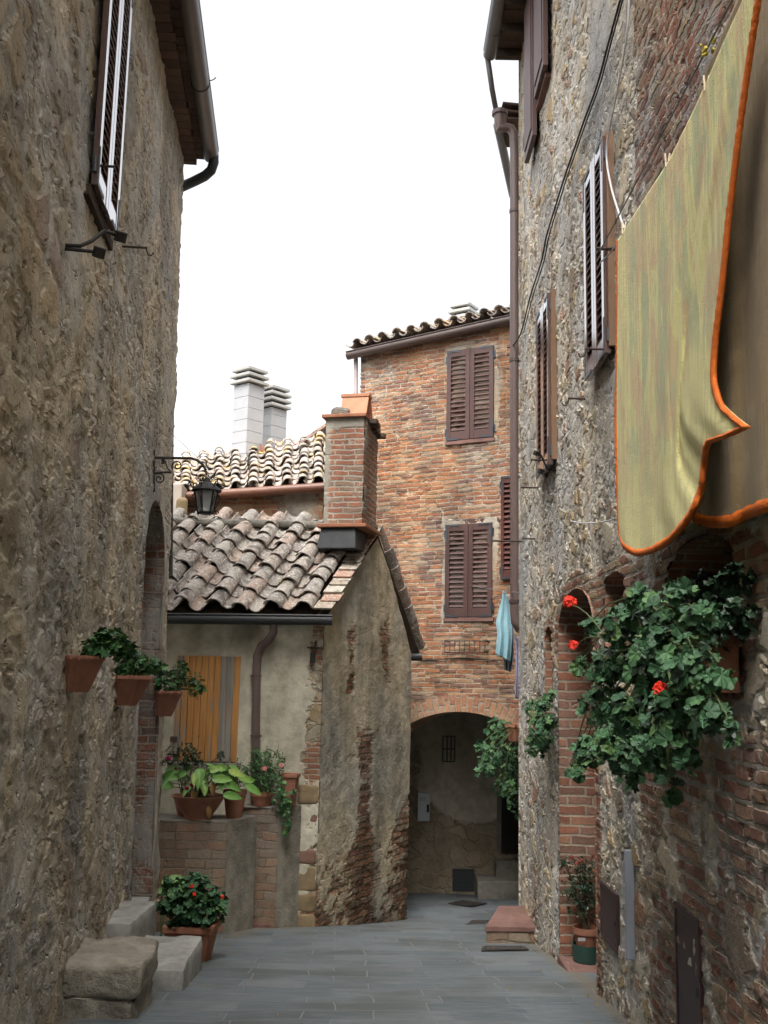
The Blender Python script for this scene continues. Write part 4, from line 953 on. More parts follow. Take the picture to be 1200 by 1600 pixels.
# roof end further back
FH = thing('far_house', 'roof end of a house further back beside the brick chimney', 'house', (-.6, 19, gz(0, 19)))
a = at(461, 699, 18.5); bb = at(512, 664, 18.5); b = MB(); b.prism([a, bb, bb + V((0, 3, .3)), a + V((0, 3, .3))], V((-.02, 0, .05))); b.build('roof', MAT['tile_flat'], FH)
b = MB(); b.prism([a + V((.05, .2, -.03)), bb + V((-.02, .2, -.05)), V((bb.x, bb.y + .2, -2.5)), V((a.x + .1, a.y + .2, -2.5))], V((0, .15, 0))); b.build('wall', MAT['inner'], FH)

# ------------------------------------------------------------------ brick house across the end, with the archway
KH = thing('brick_house', 'tall orange brick house across the end of the lane with archway and brown shutters', 'house', (1.6, 15.6, gz(1.6, 15.6)))
MK = frame(WB.P(0, 0), WB.d, WB.n)
uL = WB.uv(563, 650)[0]; uR = WB.uv(850, 900)[0]
gl = WB.uv(566, 556)[1]; grr = WB.uv(795, 505)[1]; u2 = WB.uv(795, 505)[0]
ktop = lambda u: gl + (grr - gl) * (u - uL) / (u2 - uL)
uap, vap = WB.uv(722, 1112); RA = 1.75; hw = 1.02
aL, aR = uap - hw, uap + hw; rise = RA - math.sqrt(RA ** 2 - hw ** 2)
def arch_k(u, v):
    cz = vap - RA; circ = np.where(v > cz, np.sqrt((u - uap) ** 2 + (v - cz) ** 2) - RA, np.abs(u - uap) - RA); return np.maximum(circ, np.abs(u - uap) - hw)
def arc_pts(R, n=26, ext=1.0):
    a = math.asin(hw / RA) * ext; return [(uap + R * math.sin(-a + 2 * a * i / n), vap - RA + R * math.cos(-a + 2 * a * i / n)) for i in range(n + 1)]
def k_pl(U, Vv):
    a = .17 + .22 * sm(Vv, ktop(0) - 1.3, ktop(0) - .5)
    for (p0, p1, y0, y1) in ((700, 773, 545, 690), (697, 772, 818, 968)):
        c = WB.uv((p0 + p1) / 2, (y0 + y1) / 2); hw_, hh = abs(WB.uv(p1, y0)[0] - WB.uv(p0, y0)[0]) / 2, abs(WB.uv(p0, y0)[1] - WB.uv(p0, y1)[1]) / 2
        d = np.maximum(np.abs(U - c[0]) - hw_, np.abs(Vv - c[1]) - hh); a = np.maximum(a, .58 * (1 - sm(d, .02, .16)))
    return a + .10 * np.sin(U * 3 + Vv * 1.3) * np.sin(Vv * 2.1)
wall_mesh('wall', WB, rng_(uL, uR, .022), -2.8, ktop, 400, MAT['brick_wall'], KH, [arch_k], {'brick': const(1), 'plaster': k_pl})
# voussoir ring
R0, R1 = RA, RA + .235; P = []; UV = []; a = math.asin(hw / RA) * 1.25; na, nr = 120, 12
for i in range(na + 1):
    t = -a + 2 * a * i / na
    for k in range(nr + 1):
        r = R0 + (R1 - R0) * k / nr; P.append(tuple(WB.P(uap + r * math.sin(t), vap - RA + r * math.cos(t), .026))); UV.append((r - R0 + .04, t * RA))
ix = np.arange(len(P)).reshape(na + 1, nr + 1); qq = np.stack([ix[:-1, :-1], ix[:-1, 1:], ix[1:, 1:], ix[1:, :-1]], -1).reshape(-1, 4)[:, ::-1]
grid_obj('arch', np.array(P), qq, np.array(UV), MAT['arch_brick'], KH, {'brick': np.ones(len(P)), 'plaster': np.full(len(P), .0)})
strip('arch_soffit', [WB.P(u, v) for u, v in arc_pts(RA)] + [WB.P(aR, -2.8)], -WB.n, .5, MAT['arch_brick'], KH, 1.0, .1)
# end walls and roof
Wkl = Wall((WB.P(uL, 0).x, WB.P(uL, 0).y), (-WB.n.x, -WB.n.y), -1)
wall_mesh('end_wall', Wkl, rng_(0, 4, .1), -2.8, ktop(uL), 80, MAT['brick_wall'], KH, [], {'brick': const(1), 'plaster': const(.2)})
e0 = WB.P(uL - .12, ktop(uL) + .10, .12); e1 = WB.P(uR, ktop(uR) + .10, .12); up = -WB.n * 1.6 + V((0, 0, .35))
tiled_roof('roof_tiles', e0, e1, e0 + up, e1 + up, KH, MAT['tile_lichen'], pitch=.235, row=.33, r=.085, seed=21, rows=5)
g = MB(); ka, kb = at(543, 556, WB.P(uL, 0).y - .06), at(800, 499, WB.P(u2, 0).y - .16); g.tube([ka, kb], .066, 16); g.tube([ka + V((-.03, -.05, .05)), kb + V((-.03, -.05, .05))], .01, 6); g.build('gutter', MAT['gutter'], KH, smooth=True)
g = MB(); g.tube([at(556, 560, ka.y + .05), at(556, 700, ka.y + .05)], .036, 12); g.build('downpipe', MAT['pipe_pale'], KH, smooth=True)
pc = at(725, 520, 17.6); pt = at(725, 503, 17.6)
block_chimney(725, 520, 503, 16.6, .30, 3, math.radians(-35), KH)
def kshut(px0, px1, y0, y1, mat):
    u0, vt = WB.uv(px0, y0); u1, vb = WB.uv(px1, y1); shutter_pair(KH, WB, u0, u1, vb, vt, mat, off=.015, thick=.04, slat=.068, stile=.07)
    return u0, u1, vb, vt
k1 = kshut(700.5, 773, 551, 683, MAT['shutter']); k2 = kshut(698, 770.5, 821, 964, MAT['shutter'])
u0, vt = WB.uv(785, 746); _, vb = WB.uv(787, 906); shutter_pair(KH, WB, u0, u0 + .62, vb, vt, MAT['shutter_red'], off=.03, thick=.04, slat=.07, leaves=1, stile=.045)
for (u0, u1, vb, vt), ex in ((k1, .02), (k2, .02)):
    b = MB(); b.box(MK, u0 - ex, u1 + ex, -.02, .05, vb - .065, vb - .006); b.build('window_sill', MAT['slab_red'], KH, bevel=.006)
b = MB(); b.box(MK, k2[0] - .17, k2[1] + .22, -.02, .02, k2[3] + .006, k2[3] + .075); b.build('lintel', MAT['shutter'], KH, bevel=.004)
c = MB(); c.tube([WB.at(x, 1030 + 2 * math.sin(x * .05), .03) for x in range(655, 816, 8)], .008, 6); c.build('facade_cable', MAT['cable_black'], KH)
b = MB(); p0, p1 = WB.at(652, 1030, .02), WB.at(658, 1030, .02)
# passage behind the arch: ceiling, sides and back wall
PH = thing('passage_wall', 'dim plastered wall with exposed stones at the back of the archway', 'wall', (1.8, 17, gz(1.8, 17)))
bx = WP.uv(655, 1240)
wall_mesh('wall', WP, rng_(-2.6, 2.6, .035), -2.7, 2.2, 130, MAT['passage'], PH, [], {'brick': const(.1),
          'plaster': lambda U, Vv: .62 - .40 * (1 - sm(Vv + .35 * sm(U, -.5, .3), -1.1, -.55)) - .14 * (1 - sm(U, -.6, -.2))})
m = MB(); m.prism([WB.P(aL - 1.3, vap + .22, -.1), WB.P(aR + .9, vap + .22, -.1), WB.P(aR + .9, vap + .22, -3.6), WB.P(aL - 1.3, vap + .22, -3.6)], V((0, 0, .2))); m.build('passage_ceiling', MAT['inner'], KH)
m = MB(); m.prism([WB.P(aR + .05, -2.8, -.48), WB.P(aR + .25, -2.8, -.48), WB.P(aR + .25, -2.8, -3.4), WB.P(aR + .05, -2.8, -3.4)], V((0, 0, vap + 3.0))); m.build('passage_side', MAT['inner'], KH)
m = MB(); m.prism([WB.P(aL - 1.05, -2.8, -.1), WB.P(aL - 1.25, -2.8, -.1), WB.P(aL - 1.25, -2.8, -3.4), WB.P(aL - 1.05, -2.8, -3.4)], V((0, 0, vap + 3.0))); m.build('passage_side', MAT['inner'], KH)
MP = frame(WP.P(0, 0), WP.d, WP.n)
def wp_box(b, px0, px1, y0, y1, o0, o1):
    u0, vt = WP.uv(px0, y0); u1, vb = WP.uv(px1, y1); b.box(MP, u0, u1, o0, o1, vb, vt); return u0, u1, vb, vt
b = MB(); u0, u1, vb, vt = wp_box(b, 692, 710, 1150, 1190, .0, .012); w = b.build('barred_window', MAT['inner'], PH)
b = MB()
for t in (0, .36, .7, 1): b.box(MP, u0 + (u1 - u0) * t - .012, u0 + (u1 - u0) * t + .012, .012, .03, vb, vt)
for t in (0, .5, 1): b.box(MP, u0, u1, .014, .026, vb + (vt - vb) * t - .01, vb + (vt - vb) * t + .01)
b.build('window_bars', MAT['passage_bar'], w)
b = MB(); u0, u1, vb, vt = wp_box(b, 707, 741, 1357, 1393, .0, .02)
for k in range(7): b.box(MP, u0 + .02, u1 - .02, .02, .026, vb + .03 + k * (vt - vb - .06) / 7, vb + .05 + k * (vt - vb - .06) / 7)
b.build('vent_door', MAT['gutter_dark'], PH)
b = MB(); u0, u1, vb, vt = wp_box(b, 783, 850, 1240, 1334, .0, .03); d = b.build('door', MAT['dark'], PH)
b = MB(); b.box(MP, u0 - .07, u0, .0, .05, vb, vt); b.build('door_frame', MAT['passage'] if False else MAT['cement'], PH)
mbx = thing('meter_box', 'white meter box on the dim wall behind the arch', 'meter box', WP.at(662, 1281, .02))
b = MB(); u0, u1, vb, vt = wp_box(b, 653, 671, 1238, 1282, .02, .10); b.build('box', MAT['meter_box'], mbx, bevel=.006)
b = MB(); b.box(MP, u1 - .05, u1 - .01, .10, .106, vb + .14, vb + .26); b.build('lock_plate', MAT['iron'], mbx)
b = MB(); b.box(MP, u0 + .03, u1 - .06, .10, .102, vt - .12, vt - .06); b.build('paper_label', MAT['white_block'], mbx)

# ------------------------------------------------------------------ continuation of the houses on the right, behind the corner
NH = thing('corner_house', 'narrow strip of house with its own eave behind the far corner on the right', 'house', (2.9, 13, gz(2.6, 13)))
WN = Wall((WR.P(ur_end, 0).x + .05, WR.P(ur_end, 0).y + .1), (.22, 1), -1)
ne = at(790, 172, 12.4)
wall_mesh('wall', WN, rng_(0, 3.0, .05), -2.5, ne.z - .1, 150, MAT['right_wall'], NH, [], {'brick': const(.2), 'plaster': const(.3)})
g = MB(); g.tube([at(778, 196, 12.2), at(801, 305, 14.6)], .06, 14); g.build('gutter', MAT['gutter_grey'], NH, smooth=True)
b = MB()
for k in range(3): b.box(frame(at(785, 163 + k * 10, 12.15), V((1, .1, 0)), V((0, -1, 0))), .03 * k, .6, -.7, .02 * (2 - k), -.02, .02)
b.build('eave_tiles', MAT['eave_brick'], NH, bevel=.01)
# ------------------------------------------------------------------ steps and stone block by the left door
ga = ground_at(287, 1549); zl = at(286, 1516, ga.y).z; f1 = atz(318, 1461, zl)
s = rough_block(Matrix.Identity(4), -2.0, ga.x, 0, f1.y - ga.y, gz(0, f1.y) - .1, zl, .016, 3, .03, .010)
s.v = [(x + (f1.x - ga.x) * (y / (f1.y - ga.y)), y + ga.y, z) for x, y, z in s.v]
tag(s.build('doorstep', MAT['stone'], smooth=True), 'lower pale stone doorstep, long slab lying beside the street below the left arched doorway', 'step')
zu = zl + .2; n2 = atz(203, 1445, zu); f2 = atz(246, 1407, zu)
s = rough_block(Matrix.Identity(4), -2.1, n2.x, 0, f2.y - n2.y, zl - .3, zu, .016, 9, .03, .010)
s.v = [(x + (f2.x - n2.x) * (y / (f2.y - n2.y)), y + n2.y, z) for x, y, z in s.v]
tag(s.build('doorstep', MAT['stone'], smooth=True), 'upper pale stone doorstep right under the brick jamb of the left doorway', 'step')
gb = ground_at(214, 1592); zt = at(210, 1509, gb.y).z; fb = atz(252, 1466, zt); nl = atz(113, 1503, zt)
s = rough_block(Matrix.Identity(4), nl.x - .12, gb.x + .01, gb.y, fb.y, zt - .19, zt, .022, 5, .02, .012)
s2 = rough_block(Matrix.Identity(4), nl.x - .1, gb.x - .015, gb.y + .02, fb.y - .03, gz(0, fb.y) - .1, zt - .18, .035, 15, .02, .03)
tb = thing('stone_block', 'rough weathered limestone block used as a seat against the left wall, nearest the viewer', 'stone block', ((nl.x + gb.x) / 2, (gb.y + fb.y) / 2, gz(0, gb.y)))
s.build('top_slab', MAT['rough_stone'], tb, smooth=True); s2.build('base_stone', MAT['rough_stone'], tb, smooth=True)

# ------------------------------------------------------------------ low walls in front of the cottage
P1 = ground_at(348, 1457); P2 = ground_at(392, 1451); zA = at(347, 1284, P1.y).z
LA = thing('low_wall', 'low brick wall with a cement side, under the bowl of broad leaved hosta', 'wall', (P1.x - .4, P1.y + .3, gz(0, P1.y)))
def slab_prism(poly, z0, z1): return MB().prism([V((x, y, z0)) for x, y in poly], V((0, 0, z1 - z0)))
def cement_face(a, b, z0, z1, parent, seed, name='cement_side'):
    W = Wall((a[0], a[1]), (b[0] - a[0], b[1] - a[1]), 1); L = (V(b) - V(a)).length
    return wall_mesh(name, W, rng_(-.01, L + .01, .02), z0, z1, int((z1 - z0) / .02), MAT['cement_wall'], parent, [], {'brick': const(0), 'plaster': const(1)})
MAT['cement_wall'] = masonry('cement_wall', [(.3, .26, .2)], (.3, .27, .22), [(.3, .2, .14)], (.31, .285, .24), disp=.035, plaster_amp=.3, stain=(.38, 1.25), rough_fine=.35, pl_h=.5, stain2=(.6, .58, .54))
slab_prism([(-2.4, P1.y + .03), (P1.x - .03, P1.y + .03), (P2.x - .03, P2.y), (-2.4, P2.y + .1)], -2.4, zA - .012).build('core', MAT['cement'], LA)
WA = Wall((P1.x, P1.y), (-1, 0), -1); WA.n = V((0, -1, 0))
wall_mesh('brick_face', WA, rng_(-.008, 1.2, .02), -2.3, zA, 70, MAT['low_brick'], LA, [], {'brick': const(1), 'plaster': const(.18)})
cement_face((P1.x, P1.y), (P2.x, P2.y), -2.3, zA, LA, 1)
slab_prism([(-2.4, P1.y - .005), (P1.x + .008, P1.y - .005), (P2.x + .008, P2.y), (-2.4, P2.y + .1)], zA - .01, zA + .012).build('coping', MAT['cement'], LA, bevel=.008)
B1, B2, B3 = at(389, 1400, 11.98), at(431, 1400, 11.9), at(464, 1400, 12.16); zB = at(431, 1263, 11.9).z
LB = thing('low_wall', 'narrow low brick wall with cement side standing against the cottage, under the rose pot', 'wall', (B2.x - .1, 12.1, gz(0, 12)))
slab_prism([(B1.x - .2, B1.y + .03), (B2.x - .03, B2.y + .03), (B3.x - .03, B3.y), (B1.x - .2, YC + .02)], -2.4, zB - .012).build('core', MAT['cement'], LB)
WBb = Wall((B2.x, B2.y), (B1.x - B2.x, B1.y - B2.y), -1); WBb.n = V((0, -1, 0)) if WBb.n.y > 0 else WBb.n
wall_mesh('brick_face', WBb, rng_(-.008, .42, .02), -2.3, zB, 70, MAT['low_brick'], LB, [], {'brick': const(1), 'plaster': const(.3)})
cement_face((B2.x, B2.y), (B3.x, B3.y), -2.3, zB, LB, 2)
slab_prism([(B1.x - .2, B1.y - .005), (B2.x + .008, B2.y - .005), (B3.x + .008, B3.y), (B1.x - .2, YC + .01)], zB - .01, zB + .012).build('coping', MAT['cement'], LB, bevel=.008)
t0, t1 = ground_at(393, 1450), ground_at(430, 1444); zs = at(410, 1432, t1.y + .05).z
slab_prism([(t0.x - .05, t0.y), (t1.x, t1.y - .02), (B2.x - .02, B2.y), (B1.x - .05, B1.y)], -2.3, max(zs, gz(0, 12) + .05)).build('step_tile', MAT['slab_red'], LB, bevel=.01)

# ------------------------------------------------------------------ potted plants
def px_m(p, n): return n * (p - EYE).y / FPX
def wall_pot(px0, px1, ytop, ybot, label, seed, blobs_px, nleaf):
    c = WL.at(px0, (ytop + ybot) / 2, .012); rt = px_m(c, px1 - px0) * .97; top = at(px0, ytop, c.y).z; bot = at(px0, ybot, c.y).z; h = top - bot
    root = thing('wall_pot', label, 'potted plant', (c.x, c.y, bot), 'ribbed terracotta pots hung on the left wall')
    M = Matrix.Translation((c.x, c.y, bot)) @ Matrix.Rotation(-math.pi / 2, 4, 'Z') @ Matrix.Diagonal((.62, 1, 1, 1)); rb = rt * .60
    b = MB(); b.lathe(M, [(rb * .96, 0), (rb, .01), (rb + (rt - rb) * .88, h * .86), (rt * .99, h * .88), (rt, h * .97), (rt * .98, h), (rt * .90, h), (rt * .86, h * .85)], 26, .075, math.pi)
    b.prism([M @ V(p) for p in ((-rt, -.004, h * .97), (-rb, -.004, 0), (rb, -.004, 0), (rt, -.004, h * .97))], M.to_3x3() @ V((0, .008, 0)))
    fl = MB(); 
    b.build('pot', MAT['terracotta_dark'], root, smooth=True)
    so_ = MB(); so_.lathe(M, [(rt * .87, h * .88), (.001, h * .92)], 20, 0, math.pi); so_.build('soil', MAT['soil'], root)
    bl = []
    for (px, py, rp, dy) in blobs_px:
        p = at(px, py, c.y + dy); bl.append((p, px_m(p, rp)))
    f = MB(); foliage(f, bl, nleaf, .034, 'ivy', seed, up=.9, out=.5); f.build('foliage', MAT['leaf_ivy'], root)
    s = MB(); rg = random.Random(seed)
    stems(s, (c.x + rt * .45, c.y, bot + h * .9), [p + V((rg.uniform(-r, r), rg.uniform(-r, r), rg.uniform(-r, r))) * .7 for p, r in bl for _ in range(4)], .0035, .15, seed); s.build('stems', MAT['stem'], root)
wall_pot(109, 159, 1024, 1081, 'ribbed terracotta wall pot with ivy geranium, nearest of three on left wall', 31,
         [(150, 1012, 20, 0), (175, 1004, 20, .1), (195, 1020, 18, .25), (163, 993, 12, .05), (190, 1000, 12, .2), (205, 1012, 9, .3)], 230)
wall_pot(184, 233, 1055, 1102, 'ribbed terracotta wall pot with trailing ivy geranium, middle one of three', 32,
         [(205, 1040, 18, 0), (225, 1043, 17, .05), (243, 1040, 16, .1), (185, 1050, 12, -.05), (253, 1050, 10, .15), (215, 1028, 12, 0)], 230)
wall_pot(247.5, 282, 1079, 1119, 'ribbed terracotta wall pot of ivy geranium hung at the left house corner', 33,
         [(262, 1068, 15, 0), (282, 1058, 18, .05), (302, 1065, 16, .1), (315, 1075, 9, .15), (285, 1042, 11, .05), (250, 1070, 10, 0), (300, 1080, 8, .1)], 230)

# bowl of hosta
cb = atz(309, 1279, zA + .012); rB_ = px_m(cb, 40); hB = px_m(cb, 34)
r = thing('plant_bowl', 'wide shallow terracotta bowl of broad leaved hosta on the low brick wall', 'potted plant', cb)
b = MB(); b.lathe(Matrix.Translation(cb), [(.001, 0), (rB_ * .5, 0), (rB_ * .52, hB * .14), (rB_ * .75, hB * .5), (rB_ * .96, hB * .92), (rB_, hB), (rB_ * .93, hB), (rB_ * .88, hB * .85)], 36); b.build('bowl', MAT['terracotta_dark'], r, smooth=True)
b = MB(); b.lathe(Matrix.Translation(cb), [(rB_ * .9, hB * .86), (.001, hB * .95)], 24); b.build('soil', MAT['soil'], r)
rg = random.Random(12); lf, stx = MB(), MB()
hl = [(262, 1222, 0), (258, 1212, .1), (280, 1205, .15), (300, 1215, .1), (325, 1196, 0), (345, 1195, .1), (360, 1205, -.1), (340, 1212, -.15), (375, 1215, 0), (355, 1225, -.15), (318, 1212, .2), (380, 1222, .1), (330, 1205, -.2), (300, 1200, .25), (352, 1243, -.2), (270, 1208, -.15), (386, 1228, 0), (346, 1202, .2), (312, 1204, -.2), (366, 1214, .25), (268, 1230, .15), (290, 1208, 0), (322, 1205, .05), (338, 1200, 0), (350, 1208, .1), (305, 1210, -.25), (335, 1218, -.22), (276, 1216, 0), (360, 1198, .05), (318, 1222, -.1), (335, 1208, 0), (350, 1222, -.05), (300, 1225, -.05), (328, 1200, .1), (344, 1226, 0)]
for (px, py, dy) in hl:
    p = at(px, py, cb.y + dy); base = cb + V((rg.uniform(-.06, .06), rg.uniform(-.05, .05), hB * .9)); d = (p - base); d.z = 0
    out = (d.normalized() if d.length > .02 else V((0, -1, 0))) + V((0, -.35, 0)); m = base.lerp(p, .5) + V((0, 0, .05))
    stx.tube([base, m, p], [.007, .006, .004], 6)
    face = rg.random() < .55
    put_leaf(lf, p, V((out.x * .35, -.95, .55)) if face else V((out.x * .55, out.y * .55 - .25, .8)), rg.uniform(.075, .115), 'hosta', rg, updir=(V((out.x * 1.2 + rg.uniform(-.3, .3), -.1, rg.uniform(-.9, .7))) if face else out + V((0, 0, -.25))))
lf.build('leaves', MAT['leaf_hosta'], r, smooth=True); stx.build('stems', MAT['stem'], r)
lf = MB()
for (px, py) in ((302, 1237), (332, 1225), (326, 1262)):
    p = at(px, py, cb.y - .2); put_leaf(lf, p, V((.2, -1, .2)), .065, 'hosta', rg, updir=V((.1, 0, -1)))
lf.build('withered_leaves', MAT['leaf_dead'], r, smooth=True)
fl = MB()
for (px, py) in ((292, 1231), (300, 1226), (264, 1185)):
    p = at(px, py, cb.y - .15); flower_head(p, V((0, -.5, -.6)), .02, px, 10, .018).build('flower', MAT['petal_magenta'], r)
# dark fuchsia behind it
cf = atz(300, 1275, zA + .012); cf = V((cf.x - .02, P2.y - .12, zA + .012)); cf.x = at(287, 1270, cf.y).x
r = thing('potted_fuchsia', 'dark leaved fuchsia on thin stems in a pot behind the hosta bowl', 'potted plant', cf)
b, so_ = MB(), MB(); round_pot(b, so_, cf, .10, .07, .17, .012, .03); b.build('pot', MAT['terracotta_dark'], r, smooth=True); so_.build('soil', MAT['soil'], r)
bl = [(at(px, py, cf.y), rr) for px, py, rr in ((270, 1178, .09), (290, 1175, .11), (303, 1182, .09), (285, 1195, .09), (262, 1190, .07), (310, 1195, .07), (290, 1215, .06), (345, 1180, .05), (352, 1195, .04))]
f = MB(); foliage(f, bl, 330, .030, 'oval', 41, up=.5, out=.6); f.build('foliage', MAT['leaf_dark'], r)
s_ = MB(); stems(s_, cf + V((0, 0, .15)), [p for p, _ in bl] + [p + V((.03, 0, .03)) for p, _ in bl], .004, .1, 4); s_.build('stems', MAT['stem_brown'], r)
fl = MB()
for k, (px, py) in enumerate(((262, 1183), (275, 1200))): h = flower_head(at(px, py, cf.y - .1), V((0, -.3, -1)), .015, k, 8, .015); h.build('flower', MAT['petal_magenta'], r)
# pot behind the bowl with bare twigs
cp = atz(368, 1268, zA + .012); cp.y = P2.y - .2; cp.x = at(366, 1268, cp.y).x; cp.z = zA + .012
r = thing('potted_shrub', 'slim terracotta pot with sparse pinkish twigs between hosta bowl and rose pot', 'potted plant', cp)
b, so_ = MB(), MB(); round_pot(b, so_, cp, .125, .085, .29, .012, .04); b.build('pot', MAT['terracotta_dark'], r, smooth=True); so_.build('soil', MAT['soil'], r)
rg = random.Random(7); tg = [cp + V((rg.uniform(-.12, .12), rg.uniform(-.08, .08), rg.uniform(.38, .62))) for _ in range(22)]
s_ = MB(); stems(s_, cp + V((0, 0, .24)), tg, .003, .05, 6); s_.build('stems', MAT['stem_brown'], r)
f = MB(); foliage(f, [(t, .05) for t in tg], 120, .018, 'oval', 43); f.build('foliage', MAT['leaf_rose'], r)
# rose pot on the narrow wall
cr_ = atz(409, 1259, zB + .012)
r = thing('potted_rose', 'small terracotta pot with a pink miniature rose on the narrow low wall', 'potted plant', cr_)
b, so_ = MB(), MB(); round_pot(b, so_, cr_, px_m(cr_, 16), px_m(cr_, 12), px_m(cr_, 21), .012, .045); b.build('pot', MAT['terracotta'], r, smooth=True); so_.build('soil', MAT['soil'], r)
bl = [(at(px, py, cr_.y + dy), px_m(cr_, rp)) for px, py, rp, dy in ((402, 1190, 16, 0), (418, 1185, 14, 0), (428, 1210, 18, -.05), (405, 1215, 18, -.05), (440, 1190, 9, 0), (400, 1175, 9, 0), (436, 1175, 8, .05), (385, 1205, 9, 0), (420, 1228, 14, -.08), (410, 1200, 20, .05))]
f = MB(); foliage(f, bl, 800, .026, 'oval', 44, up=.5, out=.6); f.build('foliage', MAT['leaf_rose'], r)
s_ = MB(); stems(s_, cr_ + V((0, 0, .12)), [p + V((0, 0, .05)) for p, _ in bl] + [at(x, y, cr_.y) for x, y in ((400, 1163), (417, 1165), (436, 1162), (425, 1170), (448, 1180))], .0035, .05, 7); s_.build('stems', MAT['stem'], r)
fl = MB()
for k, (px, py) in enumerate(((413, 1201), (440, 1196))): h = flower_head(at(px, py, cr_.y - .12), V((0, -1, .4)), .02, k, 16, .02); h.build('flower', MAT['petal_pink'], r)
# tall square pot with a trailing vine
ct_ = atz(453, 1258, zB + .012); ct_.y = 12.02; ct_.x = at(452, 1250, 12.02).x; ct_.z = zB + .012
r = thing('potted_vine', 'tall tapering terracotta pot with a vine trailing down the wall beside the rose', 'potted plant', ct_)
h = at(455, 1209, 12.0).z - ct_.z; b = MB(); b.lathe(Matrix.Translation(ct_) @ Matrix.Rotation(.6, 4, 'Z'), [(.001, 0), (.085, 0), (.125, h - .04), (.145, h - .04), (.145, h), (.125, h), (.12, h - .04), (.001, h - .035)], 4)
b.build('pot', MAT['terracotta_dark'], r, bevel=.006)
bl = [(at(px, py, 11.85 + .0), px_m(ct_, rp)) for px, py, rp in ((440, 1225, 9), (438, 1240, 10), (446, 1255, 11), (448, 1270, 9), (440, 1268, 8), (450, 1287, 9), (446, 1300, 6), (455, 1240, 7), (430, 1250, 8))]
f = MB(); foliage(f, bl, 210, .024, 'ivy', 45, up=.3, out=.5, bias=V((.2, -.6, 0))); f.build('foliage', MAT['leaf_ivy'], r)
s_ = MB(); s_.tube([ct_ + V((-.08, -.08, h - .02)), at(441, 1222, 11.83), at(441, 1250, 11.82), at(448, 1280, 11.82), at(446, 1302, 11.82)], .004, 5); s_.build('stems', MAT['stem'], r)
# planter on the street
cpz = ground_at(318, 1506); cc = V((at(299, 1470, cpz.y + .16).x, cpz.y + .17, gz(0, cpz.y + .05)))
wt_, hb_ = px_m(cc, 73), at(300, 1449, cpz.y).z - cc.z
r = thing('planter_box', 'square terracotta planter of bushy green geranium on the street beside the doorsteps', 'potted plant', cc)
Mp = Matrix.Translation(cc) @ Matrix.Rotation(-.12, 4, 'Z'); b = MB()
w = wt_ / 2
taper(b, Mp, w * .68, w * .92, .12, .165, -.03, hb_ - .055); taper(b, Mp, w, w, .185, .185, hb_ - .055, hb_); b.build('pot', MAT['terracotta'], r, bevel=.008)
b = MB(); b.box(Mp, -w * .86, w * .86, -.15, .15, hb_ - .02, hb_ + .006); b.build('soil', MAT['soil'], r)
bl = [(at(px, py, cc.y + dy), px_m(cc, rp)) for px, py, rp, dy in ((275, 1400, 26, 0), (300, 1392, 26, .05), (325, 1405, 26, .05), (340, 1425, 16, 0), (290, 1420, 26, -.1), (315, 1425, 24, -.12), (262, 1415, 18, 0), (345, 1408, 12, .1), (280, 1435, 16, -.12), (310, 1380, 16, .1), (262, 1385, 14, .1))]
f = MB(); foliage(f, bl, 560, .042, 'geranium', 46, up=.8, out=.55); f.build('foliage', MAT['leaf_ger'], r)
s_ = MB(); stems(s_, cc + V((0, 0, hb_)), [p for p, _ in bl], .006, .08, 8, .1); s_.build('stems', MAT['stem'], r)
fl = MB()
for k, (px, py) in enumerate(((300, 1385), (303, 1397), (347, 1402))): h = flower_head(at(px, py, cc.y - .2), V((0, -1, .4)), .012, k, 6, .012); h.build('flower', MAT['petal_red'], r)
lp = V((at(256, 1400, 10.6).x, 10.6, gz(0, 10.6)))
r = thing('hosta_plant', 'single pale hosta leaf rising behind the planter box by the left house corner', 'plant', lp)
b = MB(); rg = random.Random(4); tips = [at(268, 1372, 10.5), at(256, 1378, 10.55), at(250, 1392, 10.5)]
for p in tips: put_leaf(b, p, V((.1, -.7, .6)), .10, 'hosta', rg, updir=V((.6, -.3, .1)))
b.build('leaves', MAT['leaf_hosta'], r, smooth=True)
s_ = MB(); stems(s_, lp, tips, .006, .05, 3); s_.build('stems', MAT['stem'], r)

# ------------------------------------------------------------------ geraniums on the right wall
ub0, ub1 = WR.uv(1166, 1030)[0], WR.uv(960, 1060)[0]
ztb = at(1148, 992, WR.P(ub0, 0).y).z; zbb = at(1148, 1083, WR.P(ub0, 0).y).z
r = thing('window_box', 'large spreading geranium with red flowers in a terracotta box on the right wall', 'potted plant', WR.P((ub0 + ub1) / 2, zbb, .1))
b = MB(); b.box(MR, ub0, ub0 + .9, .03, .17, zbb, ztb - .05); b.box(MR, ub0 - .012, ub0 + .912, .018, .185, ztb - .05, ztb); b.build('pot', MAT['terracotta'], r, bevel=.006)
b = MB(); b.box(MR, ub0 + .02, ub0 + .88, .05, .15, ztb - .01, ztb + .004); b.build('soil', MAT['soil'], r)
bl = []
for (px, py, rp, o) in ((985, 975, 42, .30), (1040, 970, 48, .28), (1095, 975, 40, .24), (960, 1040, 40, .34), (1020, 1030, 52, .36), (1085, 1040, 48, .32), (1125, 1060, 24, .26), (945, 1105, 38, .36), (995, 1110, 48, .40), (1055, 1115, 50, .36), (1110, 1120, 32, .3),
                        (918, 1175, 24, .36), (965, 1165, 42, .38), (1020, 1175, 40, .38), (1070, 1180, 26, .34), (925, 985, 16, .30), (1000, 935, 22, .3), (1060, 925, 22, .28), (985, 1215, 22, .36), (1045, 1215, 20, .36), (1046, 1248, 9, .34), (1140, 1150, 16, .28), (905, 1205, 12, .36), (905, 1040, 12, .34), (890, 1210, 9, .36)):
    p = WR.at(px, py, o); bl.append((p, px_m(p, rp)))
